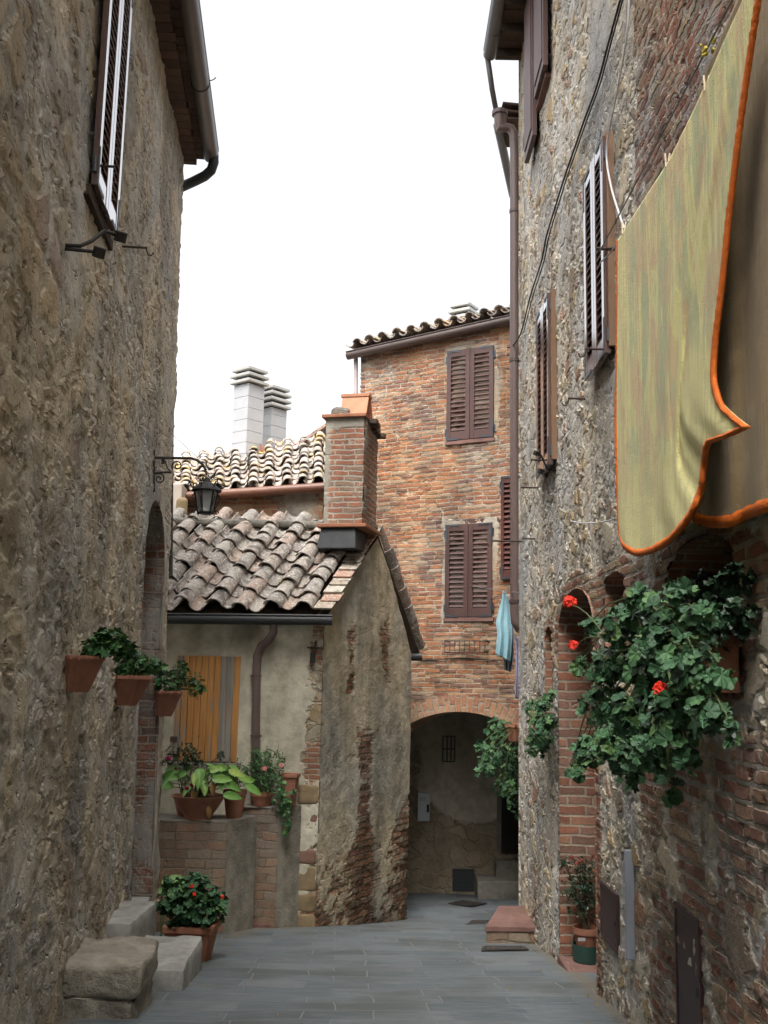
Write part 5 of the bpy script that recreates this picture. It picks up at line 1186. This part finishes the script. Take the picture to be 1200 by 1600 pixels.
f = MB(); foliage(f, bl, 980, .037, 'geranium', 51, up=.55, out=.6, bias=V((-.45, -.45, 0))); f.build('foliage', MAT['leaf_ger'], r)
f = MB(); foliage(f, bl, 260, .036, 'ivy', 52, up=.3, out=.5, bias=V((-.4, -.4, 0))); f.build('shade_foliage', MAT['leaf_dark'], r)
s_ = MB(); stems(s_, WR.P(ub0 + .45, ztb - .02, .12), [p for p, _ in bl] + [p + V((0, 0, .06)) for p, _ in bl], .006, .12, 9, .2); s_.build('stems', MAT['stem'], r)
fl = MB()
for k, (px, py, n) in enumerate(((893, 941, 15), (897, 1009, 9), (1034, 1077, 8))):
    h = flower_head(WR.at(px, py, .42), V((-.4, -1, .4)), .048 if n > 10 else .032, k + 3, n, .021); h.build('flower', MAT['petal_red'], r)
fl = MB(); stems(fl, WR.at(955, 1000, .36), [WR.at(893, 945, .42), WR.at(898, 1012, .42)], .004, .05, 3); fl.build('flower_stems', MAT['stem'], r)
# dark plant in the shaded niche above
c = WR.P(WR.uv(1095, 1000)[0], WR.uv(1095, 1000)[1], -.1)
c.z = big_r.c[2] + .005
r = thing('niche_plant', 'dark leafy plant in the shaded arched niche behind the blanket', 'potted plant', c)
b, so_ = MB(), MB(); round_pot(b, so_, c, .085, .06, .13, .012, .03); b.build('pot', MAT['terracotta_dark'], r, smooth=True); so_.build('soil', MAT['soil'], r)
bl = [(WR.at(px, py, o), rr) for px, py, rr, o in ((1080, 950, .10, .02), (1120, 940, .11, .05), (1150, 960, .09, .10), (1100, 910, .07, .02), (1150, 910, .08, .08), (1130, 985, .08, .1), (1070, 975, .07, .05))]
f = MB(); foliage(f, bl, 300, .035, 'geranium', 53, up=.6); f.build('foliage', MAT['leaf_dark'], r)
s_ = MB(); stems(s_, c + V((0, 0, .12)), [p for p, _ in bl], .004, .05, 9); s_.build('stems', MAT['stem_brown'], r)
# ivy geranium further along
def wall_basket(label, W, cx, cy, o, blobs, n, seed, name, leaf='ivy', mat='leaf_ger', size=.034, pot=(.10, .075, .16)):
    c = W.at(cx, cy, o); r = thing(name, label, 'potted plant', c)
    b, so_ = MB(), MB(); round_pot(b, so_, c, pot[0], pot[1], pot[2], .012, .035); b.tube([c + V((0, 0, pot[2] - .05)), W.at(cx, cy, -.03) + V((0, 0, pot[2] - .05))], .008, 6)
    b.build('pot', MAT['terracotta'], r, smooth=True); so_.build('soil', MAT['soil'], r)
    bl = []
    for (px, py, rp, oo) in blobs: p = W.at(px, py, oo); bl.append((p, px_m(p, rp)))
    f = MB(); foliage(f, bl, n, size, leaf, seed, up=.5, out=.6, bias=V((-.4, -.4, 0))); f.build('foliage', MAT[mat], r)
    s_ = MB(); stems(s_, c + V((0, 0, pot[2] - .03)), [p for p, _ in bl], .004, .06, seed); s_.build('stems', MAT['stem'], r)
    return r
wall_basket('compact ivy geranium hanging on the rubble wall left of the tall brick niche', WR, 846, 1140, .10,
            [(835, 1110, 16, .12), (850, 1098, 15, .12), (842, 1130, 20, .16), (855, 1125, 14, .14), (835, 1155, 17, .18), (828, 1178, 10, .18), (850, 1155, 16, .14), (858, 1085, 9, .1), (845, 1170, 12, .15)], 330, 54, 'hanging_plant')
wall_basket('leafy hanging geranium in a terracotta pot beside the dark archway', WN, 806, 1158, .11,
            [(775, 1150, 20, .36), (792, 1140, 16, .22), (765, 1180, 22, .40), (790, 1185, 26, .26), (760, 1202, 14, .40), (800, 1215, 22, .2), (785, 1230, 18, .26), (808, 1245, 18, .16), (798, 1262, 10, .2), (805, 1190, 20, .16), (750, 1165, 8, .46), (745, 1205, 7, .46), (770, 1128, 8, .36), (808, 1275, 8, .16)], 560, 55, 'hanging_plant', size=.042, pot=(.13, .09, .2))
# shrub pot in the doorway niche
cs = WR.P(niA, n_bot + .002) + V((0, -.17, 0)); cs.x = at(917, 1480, cs.y).x
r = thing('potted_shrub', 'dark shrub in a brown pot and green tub inside the tall brick niche', 'potted plant', cs)
rr = px_m(cs, 22); b = MB(); h1 = px_m(cs, 24); h2 = px_m(cs, 48)
b.lathe(Matrix.Translation(cs), [(.001, 0), (rr * .93, 0), (rr, h1), (rr * .95, h1), (rr * .9, .02)], 28); b.build('green_tub', MAT['green_plastic'], r, smooth=True)
b = MB(); b.lathe(Matrix.Translation(cs), [(rr * .6, .03), (rr * .86, h2 * .8), (rr * .98, h2 * .82), (rr, h2), (rr * .9, h2), (rr * .86, h2 * .85), (.001, h2 * .88)], 28); b.build('pot', MAT['terracotta_dark'], r, smooth=True)
bl = []
for px, py, rp, dy in ((895, 1390, 22, -.05), (915, 1375, 22, 0), (900, 1360, 18, 0), (885, 1350, 12, -.08), (920, 1400, 22, 0), (905, 1415, 22, 0), (925, 1355, 12, .05), (880, 1345, 8, -.1), (910, 1345, 12, 0)):
    p = at(px, py, cs.y + dy); bl.append((p, px_m(p, rp)))
f = MB(); foliage(f, bl, 620, .022, 'oval', 56, up=.7); f.build('foliage', MAT['leaf_dark'], r)
s_ = MB(); stems(s_, cs + V((0, 0, h2 * .85)), [p for p, _ in bl], .006, .03, 5); s_.build('stems', MAT['stem_brown'], r)
fl = MB()
for k, (px, py) in enumerate(((893, 1340), (908, 1345), (925, 1338), (902, 1350))): h = flower_head(at(px, py, cs.y - .1), V((0, -1, .4)), .02, k, 9, .012); h.build('flower', MAT['petal_dull'], r)
b = MB(); p = at(932, 1352, cs.y - .1); b.cbox(p, .012, .003, .07, .2, .3); b.build('plant_label', MAT['white_block'], r)
b = MB(); p = at(909, 1468, cs.y - rr * .98); b.cbox(p, .06, .003, .025, .0, .1); b.build('paper_tag', MAT['white_block'], r)

# ------------------------------------------------------------------ lantern on the left house
pL = WL.at(240, 740); YL = pL.y; A = lambda x, y: at(x, y, YL)
r = thing('wall_lantern', 'black wrought iron lantern on a scrolled bracket at the corner of the left house', 'lantern', A(238, 768))
def scroll(cx, cy, r0, turns, a0, sgn=1, n=26, k=.12): return [A(cx + sgn * r0 * (1 - (1 - k) * t / n) * math.cos(a0 + turns * 2 * math.pi * t / n), cy + r0 * (1 - (1 - k) * t / n) * math.sin(a0 + turns * 2 * math.pi * t / n)) for t in range(n + 1)]
b = MB(); b.tube([A(240, 703), A(240, 768)], .016, 6); b.tube([A(237, 715), A(298, 716), A(308, 719), A(316, 725), A(322, 735)], .013, 8)
b.tube([A(240, 740), A(252, 738), A(268, 738)], .010, 6)
b.tube(scroll(249, 748, 9, 1.5, -2.2), .007, 6); b.tube(scroll(277, 728, 9, 1.5, 2.4), .007, 6); b.tube([A(268, 738), A(262, 732), A(258, 720)], .007, 6)
b.cbox(A(255, 720), .03, .03, .06)
b.build('bracket', MAT['iron'], r)
lz = lambda y: A(322, y).z; lc = A(322, 775); ML = Matrix.Translation((lc.x, lc.y, 0)) @ Matrix.Rotation(.25, 4, 'Z')
pm = px_m(lc, 1)
b = MB(); b.tube([A(322, 733), A(322, 748)], .006, 6); b.tube(scroll(322, 742, 4.5, 1, 0), .004, 6); b.build('chain', MAT['iron'], r)
b = MB(); b.lathe(ML, [(.001, lz(746)), (4 * pm, lz(747)), (6 * pm, lz(753)), (12 * pm, lz(757)), (22 * pm, lz(765)), (24 * pm, lz(767)), (19 * pm, lz(767)), (.001, lz(765))], 12, .10); b.build('roof', MAT['iron'], r)
b = MB(); n = 6; rt, rb_ = 18.5 * pm, 12 * pm
top = [ML @ V((rt * math.cos(2 * math.pi * k / n), rt * math.sin(2 * math.pi * k / n), lz(767))) for k in range(n)]; bot = [ML @ V((rb_ * math.cos(2 * math.pi * k / n), rb_ * math.sin(2 * math.pi * k / n), lz(801))) for k in range(n)]
for k in range(n):
    b.tube([top[k], bot[k]], .008, 4); b.tube([top[k], top[(k + 1) % n]], .007, 4); b.tube([bot[k], bot[(k + 1) % n]], .008, 4)
b.prism(bot, V((0, 0, -.012)))
body = b.build('cage', MAT['iron'], r)
b = MB()
for k in range(n): b.add([top[k].lerp(lc, .04), top[(k + 1) % n].lerp(lc, .04), bot[(k + 1) % n].lerp(lc, .04), bot[k].lerp(lc, .04)], [(0, 1, 2, 3)])
b.build('glass', MAT['glass'], body)
b = MB(); b.lathe(ML, [(.001, lz(768)), (.022, lz(769)), (.03, lz(780)), (.022, lz(790)), (.001, lz(793))], 12); b.build('bulb', MAT['white_block'], body, smooth=True)
b = MB()
for k in range(n):
    a = 2 * math.pi * k / n; dv = ML.to_3x3() @ V((math.cos(a), math.sin(a), 0)); 
    def Q(rr, y): return V((lc.x, lc.y, lz(y))) + dv * (rr * pm)
    b.tube([Q(18, 764), Q(22, 756), Q(27, 753), Q(29, 758), Q(26, 761), Q(24, 758)], .006, 5); b.tube([Q(14, 752), Q(18, 748), Q(16, 744), Q(12, 746), Q(13, 750)], .005, 5)
    b.tube([Q(18, 770), Q(22, 778), Q(17, 790), Q(14, 796), Q(18, 803), Q(21, 800), Q(19, 797)], .006, 5)
b.build('scrollwork', MAT['iron'], r)
b = MB(); b.tube([WL.at(262, 672, .0), A(310, 716)], .003, 4); b.build('cable', MAT['cable_black'], r)

# ------------------------------------------------------------------ cables and washing
def wall_cable(px, o, rad, mat, name, label, extra=()):
    b = MB(); P = [WR.at(x, y, o) for x, y in px] + list(extra); Q = []
    for i in range(len(P) - 1):
        p0, p1, p2, p3 = P[max(i - 1, 0)], P[i], P[i + 1], P[min(i + 2, len(P) - 1)]
        for k in range(6):
            t = k / 6; Q.append(.5 * ((2 * p1) + (p2 - p0) * t + (2 * p0 - 5 * p1 + 4 * p2 - p3) * t * t + (3 * p1 - p0 - 3 * p2 + p3) * t ** 3))
    Q.append(P[-1]); b.tube(Q, rad, 7); return tag(b.build(name, mat), label, 'cable')
kp = [(985, -60), (969, 0), (950, 70), (933, 133), (915, 182), (900, 225), (882, 277), (867, 325), (853, 372), (846, 408), (828, 465), (814, 520)]
wall_cable(kp, .05, .0085, MAT['cable_black'], 'cable', 'thick black cable running slantwise down the right house wall', [at(800, 541, yP), at(793, 543, yP)])
wall_cable([(x + 4, y) for x, y in kp], .035, .006, MAT['cable_black'], 'cable', 'thinner black cable running just right of the thick one on the right wall')
wall_cable([(985, -60), (983, 0), (980, 50), (973, 96), (963, 150), (952, 204), (948, 240), (950, 267), (957, 300), (967, 333), (976, 358)], .055, .007, MAT['cable_white'], 'cable', 'white cable hanging loose on the right wall above the blanket')
wall_cable([(892, 814), (908, 817), (930, 817), (952, 813), (972, 805), (985, 800)], .07, .005, MAT['cable_white'], 'cable', 'short double white line slung low on the wall left of the blanket hem', [])
tipo = 0.0
for o_ in np.linspace(.05, .5, 60):
    p = WR.at(962, 389, 0) + WR.n * o_
    v = MC.inverted().to_3x3() @ (p - EYE)
    if 600 - v.x / v.z * FPX <= 937: tipo = float(o_); break
base = WR.at(962, 389, 0); r = thing('clothesline', 'twin wire clothesline stretched from an iron bar along the right wall above the blanket', 'clothesline', base)
b = MB(); b.tube([base - WR.n * .06, base + WR.n * (tipo + .02)], .013, 8); b.build('iron_bar', MAT['rust'], r)
for (x0, y0, x1, y1, dz) in ((937, 393, 1143, 0, 0), (938, 410, 962, 384, 0)):
    a = WR.at(x0, y0, tipo); e = WR.at(x1, y1, tipo if x1 > 1000 else .2); 
    if x1 > 1000: e = a + (e - a) * 1.6
    b = MB(); b.tube([a, a.lerp(e, .5) - V((0, 0, .01)), e], .005, 6); b.build('wire', MAT['wire'], r)
b = MB(); p = WR.at(1105, 72, tipo); rg = random.Random(1)
for k in range(6): q = p + V((rg.uniform(-.025, .025), rg.uniform(-.03, .03), rg.uniform(-.03, .03))); b.tube([q, q + V((rg.uniform(-.02, .02), rg.uniform(-.03, .03), rg.uniform(-.02, .02)))], .008, 6)
b.build('yellow_knot', simple('yellow_cord', (.55, .45, .06), .6, .2, 20, .1), r)

def polyline(pts, t):
    pts = [V((x, y, 0)) for x, y in pts]; L = [0]
    for a, b in zip(pts, pts[1:]): L.append(L[-1] + (b - a).length)
    t *= L[-1]
    for i in range(len(pts) - 1):
        if t <= L[i + 1] + 1e-9:
            f = (t - L[i]) / max(L[i + 1] - L[i], 1e-9)
            p0, p1, p2, p3 = pts[max(i - 1, 0)], pts[i], pts[i + 1], pts[min(i + 2, len(pts) - 1)]
            lin = p1.lerp(p2, f); cr = .5 * ((2 * p1) + (p2 - p0) * f + (2 * p0 - 5 * p1 + 4 * p2 - p3) * f * f + (3 * p1 - p0 - 3 * p2 + p3) * f ** 3)
            return lin.lerp(cr, .6)
    return pts[-1]
def coons(left, right, top, bottom, nu, nv):
    G = np.zeros((nu + 1, nv + 1, 2)); P = lambda q, t: np.array(polyline(q, t)[:2])
    c00, c10, c01, c11 = P(top, 0), P(top, 1), P(bottom, 0), P(bottom, 1)
    for i in range(nu + 1):
        s = i / nu; tp, bt = P(top, s), P(bottom, s)
        for j in range(nv + 1):
            t = j / nv; lf, rt = P(left, t), P(right, t)
            G[i, j] = (1 - t) * tp + t * bt + (1 - s) * lf + s * rt - ((1 - s) * (1 - t) * c00 + s * (1 - t) * c10 + (1 - s) * t * c01 + s * t * c11)
    return G
def hung_sheet(name, G, posf, mat, parent, pattern, th=.012):
    nu, nv = G.shape[0] - 1, G.shape[1] - 1; P = []; 
    for i in range(nu + 1):
        for j in range(nv + 1): P.append(tuple(posf(i / nu, j / nv, G[i, j])))
    ix = np.arange((nu + 1) * (nv + 1)).reshape(nu + 1, nv + 1)
    q = np.stack([ix[:-1, :-1], ix[:-1, 1:], ix[1:, 1:], ix[1:, :-1]], -1).reshape(-1, 4)
    UV = np.array([(WR_uv(p)) for p in P]); pat = np.array([pattern(i / nu, j / nv) for i in range(nu + 1) for j in range(nv + 1)])
    o = grid_obj(name, np.array(P), q, UV, mat, parent, {'pattern': pat})
    md = o.modifiers.new('thickness', 'SOLIDIFY'); md.thickness = th; md.offset = 0
    return [V(p) for p in P], ix
def WR_uv(p): q = V(p) - WR.O; return (q.dot(WR.d), p[2])
def binding(P, ix_list, inner_list, name, parent, width=.046, th=.014):
    vs = []; n = len(ix_list)
    for k, (a, c) in enumerate(zip(ix_list, inner_list)):
        d = (P[c] - P[a]); d = d.normalized() if d.length > 1e-6 else V((0, 0, 1))
        pk = .0016 * math.sin(k * 1.9) + .0014 * math.sin(k * 4.1 + 1)
        for t, o in ((-.006, pk * .5), (width * .5, .005 + pk), (width + pk * .6, -.001)): vs.append(P[a] + d * t + WR.n * o)
    fs = []
    for k in range(n - 1):
        for m_ in range(2): fs.append((k * 3 + m_, k * 3 + m_ + 1, k * 3 + m_ + 4, k * 3 + m_ + 3))
    mb = MB(); mb.add(vs, fs); return mb.build(name, MAT['orange_trim'], parent, smooth=True, solid=th)
bz = WR.at(1030, 868, .2)
BL = thing('blanket', 'yellow and green mottled blanket with orange binding hung over the line on the right wall', 'blanket', bz)
left = [(965, 378), (965, 470), (964, 560), (962, 650), (964, 740), (966, 800), (968, 832)]
right = [(1196, -70), (1187, 0), (1172, 100), (1156, 215), (1142, 330), (1131, 440), (1120, 530), (1117, 590), (1128, 630), (1150, 652), (1171, 668)]
top = [(965, 378), (1015, 300), (1050, 245), (1100, 142), (1140, 50), (1196, -70)]
bottom = [(968, 832), (975, 855), (995, 868), (1020, 863), (1052, 843), (1080, 808), (1097, 768), (1102, 725), (1108, 694), (1140, 682), (1171, 668)]
G = coons(left, right, top, bottom, 70, 110)
def front_pos(s, t, px):
    w = .007 * math.sin(s * 17 + 1.2 * math.sin(t * 3)) * min(1, t * 3) + .0035 * math.sin(s * 47 + t * 3) * min(1, t * 2) + .012 * t * math.sin(s * 6.5 + .4)
    c = .018 * max(0, s - .72) / .28 * max(0, t - .7) / .3
    return WR.at(px[0], px[1], .21 + w + c)
P, ix = hung_sheet('front_flap', G, front_pos, MAT['blanket'], BL, lambda s, t: float(np.clip(1.25 - max(0, t - .62) * 4.5, 0, 1)) * min(1, s * 9), .014)
edge = list(ix[0, ::1]) + list(ix[1:, -1]) + list(ix[-1, ::-1][1:]); inner = list(ix[8, ::1]) + list(ix[1:, -9]) + list(ix[-9, ::-1][1:])
binding(P, list(ix[0, :]), list(ix[8, :]), 'binding', BL); binding(P, list(ix[:, -1]), list(ix[:, -9]), 'binding', BL); binding(P, list(ix[-1, :]), list(ix[-9, :]), 'binding', BL, .048)
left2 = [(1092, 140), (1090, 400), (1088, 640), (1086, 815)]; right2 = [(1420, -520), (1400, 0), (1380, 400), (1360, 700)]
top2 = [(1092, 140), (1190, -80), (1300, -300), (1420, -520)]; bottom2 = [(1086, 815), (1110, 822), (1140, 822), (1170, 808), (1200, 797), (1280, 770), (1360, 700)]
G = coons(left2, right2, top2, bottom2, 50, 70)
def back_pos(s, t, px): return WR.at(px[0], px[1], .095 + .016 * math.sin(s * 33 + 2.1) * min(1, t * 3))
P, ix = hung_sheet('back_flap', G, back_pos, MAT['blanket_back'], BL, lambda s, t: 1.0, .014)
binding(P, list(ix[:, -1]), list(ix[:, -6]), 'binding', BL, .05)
for k, (px, py, lab) in enumerate(((974, 362, 'pale wooden clothes peg at the lower left corner of the hung blanket'), (1042, 257, 'pale wooden clothes peg halfway up the slanting blanket edge'), (1103, 137, 'pale wooden clothes peg highest up the slanting blanket edge'))):
    p = WR.at(px, py, .21); r = thing('clothes_peg', lab, 'clothes peg', p - V((0, 0, .03)), 'pegs holding the blanket'); ax_ = V((.15, .25, 1)).normalized()
    for sgn in (-1, 1):
        b = MB(); b.tube([p - ax_ * .02 + WR.n * .003 * sgn, p + ax_ * .07 + WR.n * .012 * sgn], [.006, .0045], 6); b.build('jaw', MAT['peg'], r)
    b = MB(); b.tube([p + WR.n * .02 + ax_ * .02, p - WR.n * .02 + ax_ * .02], .004, 6); b.build('spring', MAT['iron'], r)
# small washing near the corner
def small_towel(name, label, mat, left, right, Y, seed, parts=None):
    top = [left[0], right[0]]; bottom = [left[-1], right[-1]]; G = coons(left, right, top, bottom, 14, 30); vs = []
    for i in range(15):
        for j in range(31):
            s, t = i / 14, j / 30; p = at(G[i, j, 0], G[i, j, 1], Y + .035 * math.sin(s * 14 + seed) * t + .02 * math.sin(t * 6)); vs.append(p)
    ix = np.arange(15 * 31).reshape(15, 31); fs = np.stack([ix[:-1, :-1], ix[:-1, 1:], ix[1:, 1:], ix[1:, :-1]], -1).reshape(-1, 4).tolist()
    mb = MB(); mb.add(vs, fs); o = mb.build(name, mat, smooth=True, solid=.012); return tag(o, label, 'towel')
small_towel('towel', 'light blue towel hanging from a line in front of the brick house', MAT['towel_blue'], [(786, 924), (781, 948), (775, 972), (777, 990), (774, 1022)], [(790, 924), (796, 950), (800, 985), (799, 1015), (797, 1034)], 12.7, 1)
small_towel('towel', 'grey cloth tucked behind the light blue towel', MAT['grey_plastic'], [(789, 930), (789, 980), (787, 1030), (788, 1046)], [(794, 928), (802, 970), (803, 1020), (798, 1050)], 12.85, 3)
small_towel('towel', 'narrow lilac cloth hanging beside the corner of the rubble wall', MAT['towel_lilac'], [(806, 995), (806, 1030), (805, 1090)], [(813, 995), (813, 1040), (811, 1092)], 12.6, 2)
b = MB(); b.tube([WB.at(735, 915, 0), at(787, 924, 12.75), WN.at(812, 926, 0)], .005, 5); b.tube([WN.at(812, 992, 0), at(806, 993, 12.6), at(800, 993, 12.6)], .005, 5)
tag(b.build('clothesline', MAT['wire']), 'thin line at the corner carrying the small blue towel', 'clothesline')

# ------------------------------------------------------------------ street things at the far end
g0 = ground_at(760, 1472); yb = g0.y; zt_ = at(760, 1446, yb).z; bk = atz(782, 1415, zt_)
r = thing('brick_bench', 'low brick bench with a red slab top at the foot of the right house corner', 'bench', (g0.x + .3, yb + .3, gz(0, yb)))
xr = WR.P(yb, 0).x + .1
b = MB(); b.prism([V((g0.x - .015, yb - .02, zt_ - .06)), V((xr, yb - .02, zt_ - .06)), V((xr + .05, bk.y, zt_ - .06)), V((bk.x - .02, bk.y, zt_ - .06))], V((0, 0, .06))); b.build('slab', MAT['slab_red'], r, bevel=.012)
Wb_ = Wall((g0.x, yb), (1, 0), 1); Wb_.n = V((0, -1, 0))
wall_mesh('brick_base', Wb_, rng_(0, xr - g0.x, .02), g0.z - .1, zt_ - .058, 16, MAT['low_brick'], r, [], {'brick': const(1), 'plaster': const(.2)})
b = MB(); b.prism([V((g0.x + .02, yb + .02, g0.z - .3)), V((xr, yb + .02, g0.z - .3)), V((xr, bk.y - .02, g0.z - .3)), V((bk.x + .02, bk.y - .02, g0.z - .3))], V((0, 0, zt_ - .062 - g0.z + .3))); b.build('core', MAT['inner'], r)
def street_cover(pts, label, th=.008):
    P = [ground_at(x, y) for x, y in pts]; b = MB(); b.prism([p + V((0, 0, .002)) for p in P], V((0, 0, th))); c = sum(P, V()) / len(P)
    e1 = P[1] - P[0]; e2 = P[-1] - P[0]
    for k in range(1, 8):
        a = P[0] + e2 * (k / 8) + V((0, 0, .006 + th)); b.tube([a + e1 * .08, a + (P[2] - P[3]) * .92], .005, 4)
    return tag(b.build('drain_cover', MAT['drain']), label, 'drain cover')
street_cover([(700, 1412), (738, 1417), (760, 1412), (722, 1407)], 'diamond shaped dark drain cover in the paving before the archway')
street_cover([(727, 1446), (762, 1446), (766, 1439), (736, 1439)], 'dark drain cover in the paving just behind the brick bench')
street_cover([(752, 1487), (826, 1485), (820, 1480), (754, 1480)], 'narrow iron grating in front of the brick bench')
# low kerb of old slabs at the back of the passage
b = MB(); p = [ground_at(640, 1405), ground_at(745, 1400), ground_at(850, 1402)]
kr = thing('stone_step', 'worn stone steps before the dark doorway at the back of the archway', 'step', (2.6, 16.5, gz(0, 16.5)))
u0, v0_ = WP.uv(775, 1372)
for k, (px0, y0, dep) in enumerate(((742, 1376, .55), (772, 1345, .30))):
    ua_ = WP.uv(px0, y0)[0]; va_ = WP.uv(px0, y0, dep)[1]; b = MB(); b.box(MP, ua_, 2.4, 0.005, dep, -2.6, va_); b.build('tread', MAT['cement'], kr, bevel=.02)
# iron flower rack under the lower window
r = thing('flower_rack', 'empty iron flower rack on the brick front below the lower shutters', 'flower rack', WB.at(731, 1022, .0))
u0, vt = WB.uv(701, 1002); u1, vb = WB.uv(763, 1020); b = MB(); B = lambda u, v, o: MK @ V((u, o, v))
for v in (vt, vb): b.tube([B(u0, v, -.02), B(u0, v, .13), B(u1, v, .13), B(u1, v, -.02)], .008, 6)
for k in range(9):
    u = u0 + (u1 - u0) * k / 8; b.tube([B(u, vt, .13), B(u, vb, .13), B(u, vb, 0)], .006, 5)
b.build('bars', MAT['rust'], r)
r['label'] = 'empty iron flower rack on the brick front below the lower shutters'

# grit, bits of leaf and chips of stone lying on the paving
b = MB(); rg = random.Random(77)
for k in range(170):
    y = rg.uniform(6.4, 15); edge = rg.random() < .6
    x = (1.57 + .04 * y - abs(rg.gauss(.04, .10)) if rg.random() < .5 else -1.2 - .04 * y * (y < 9) + abs(rg.gauss(.1, .25))) if edge else rg.uniform(-1.2, 1.7)
    if y > 11.6 and x < .6: continue
    p = V((x, y, gz(x, y) + .016)); put_leaf(b, p, V((rg.gauss(0, .3), rg.gauss(0, .3), 1)), rg.uniform(.006, .02), 'oval', rg, updir=V((rg.gauss(0, 1), rg.gauss(0, 1), 0)))
o = b.build('leaf_litter', MAT['leaf_dead']); o['kind'] = 'stuff'; o['label'] = 'dry leaf bits and grit scattered along the edges of the paving'; o['category'] = 'litter'
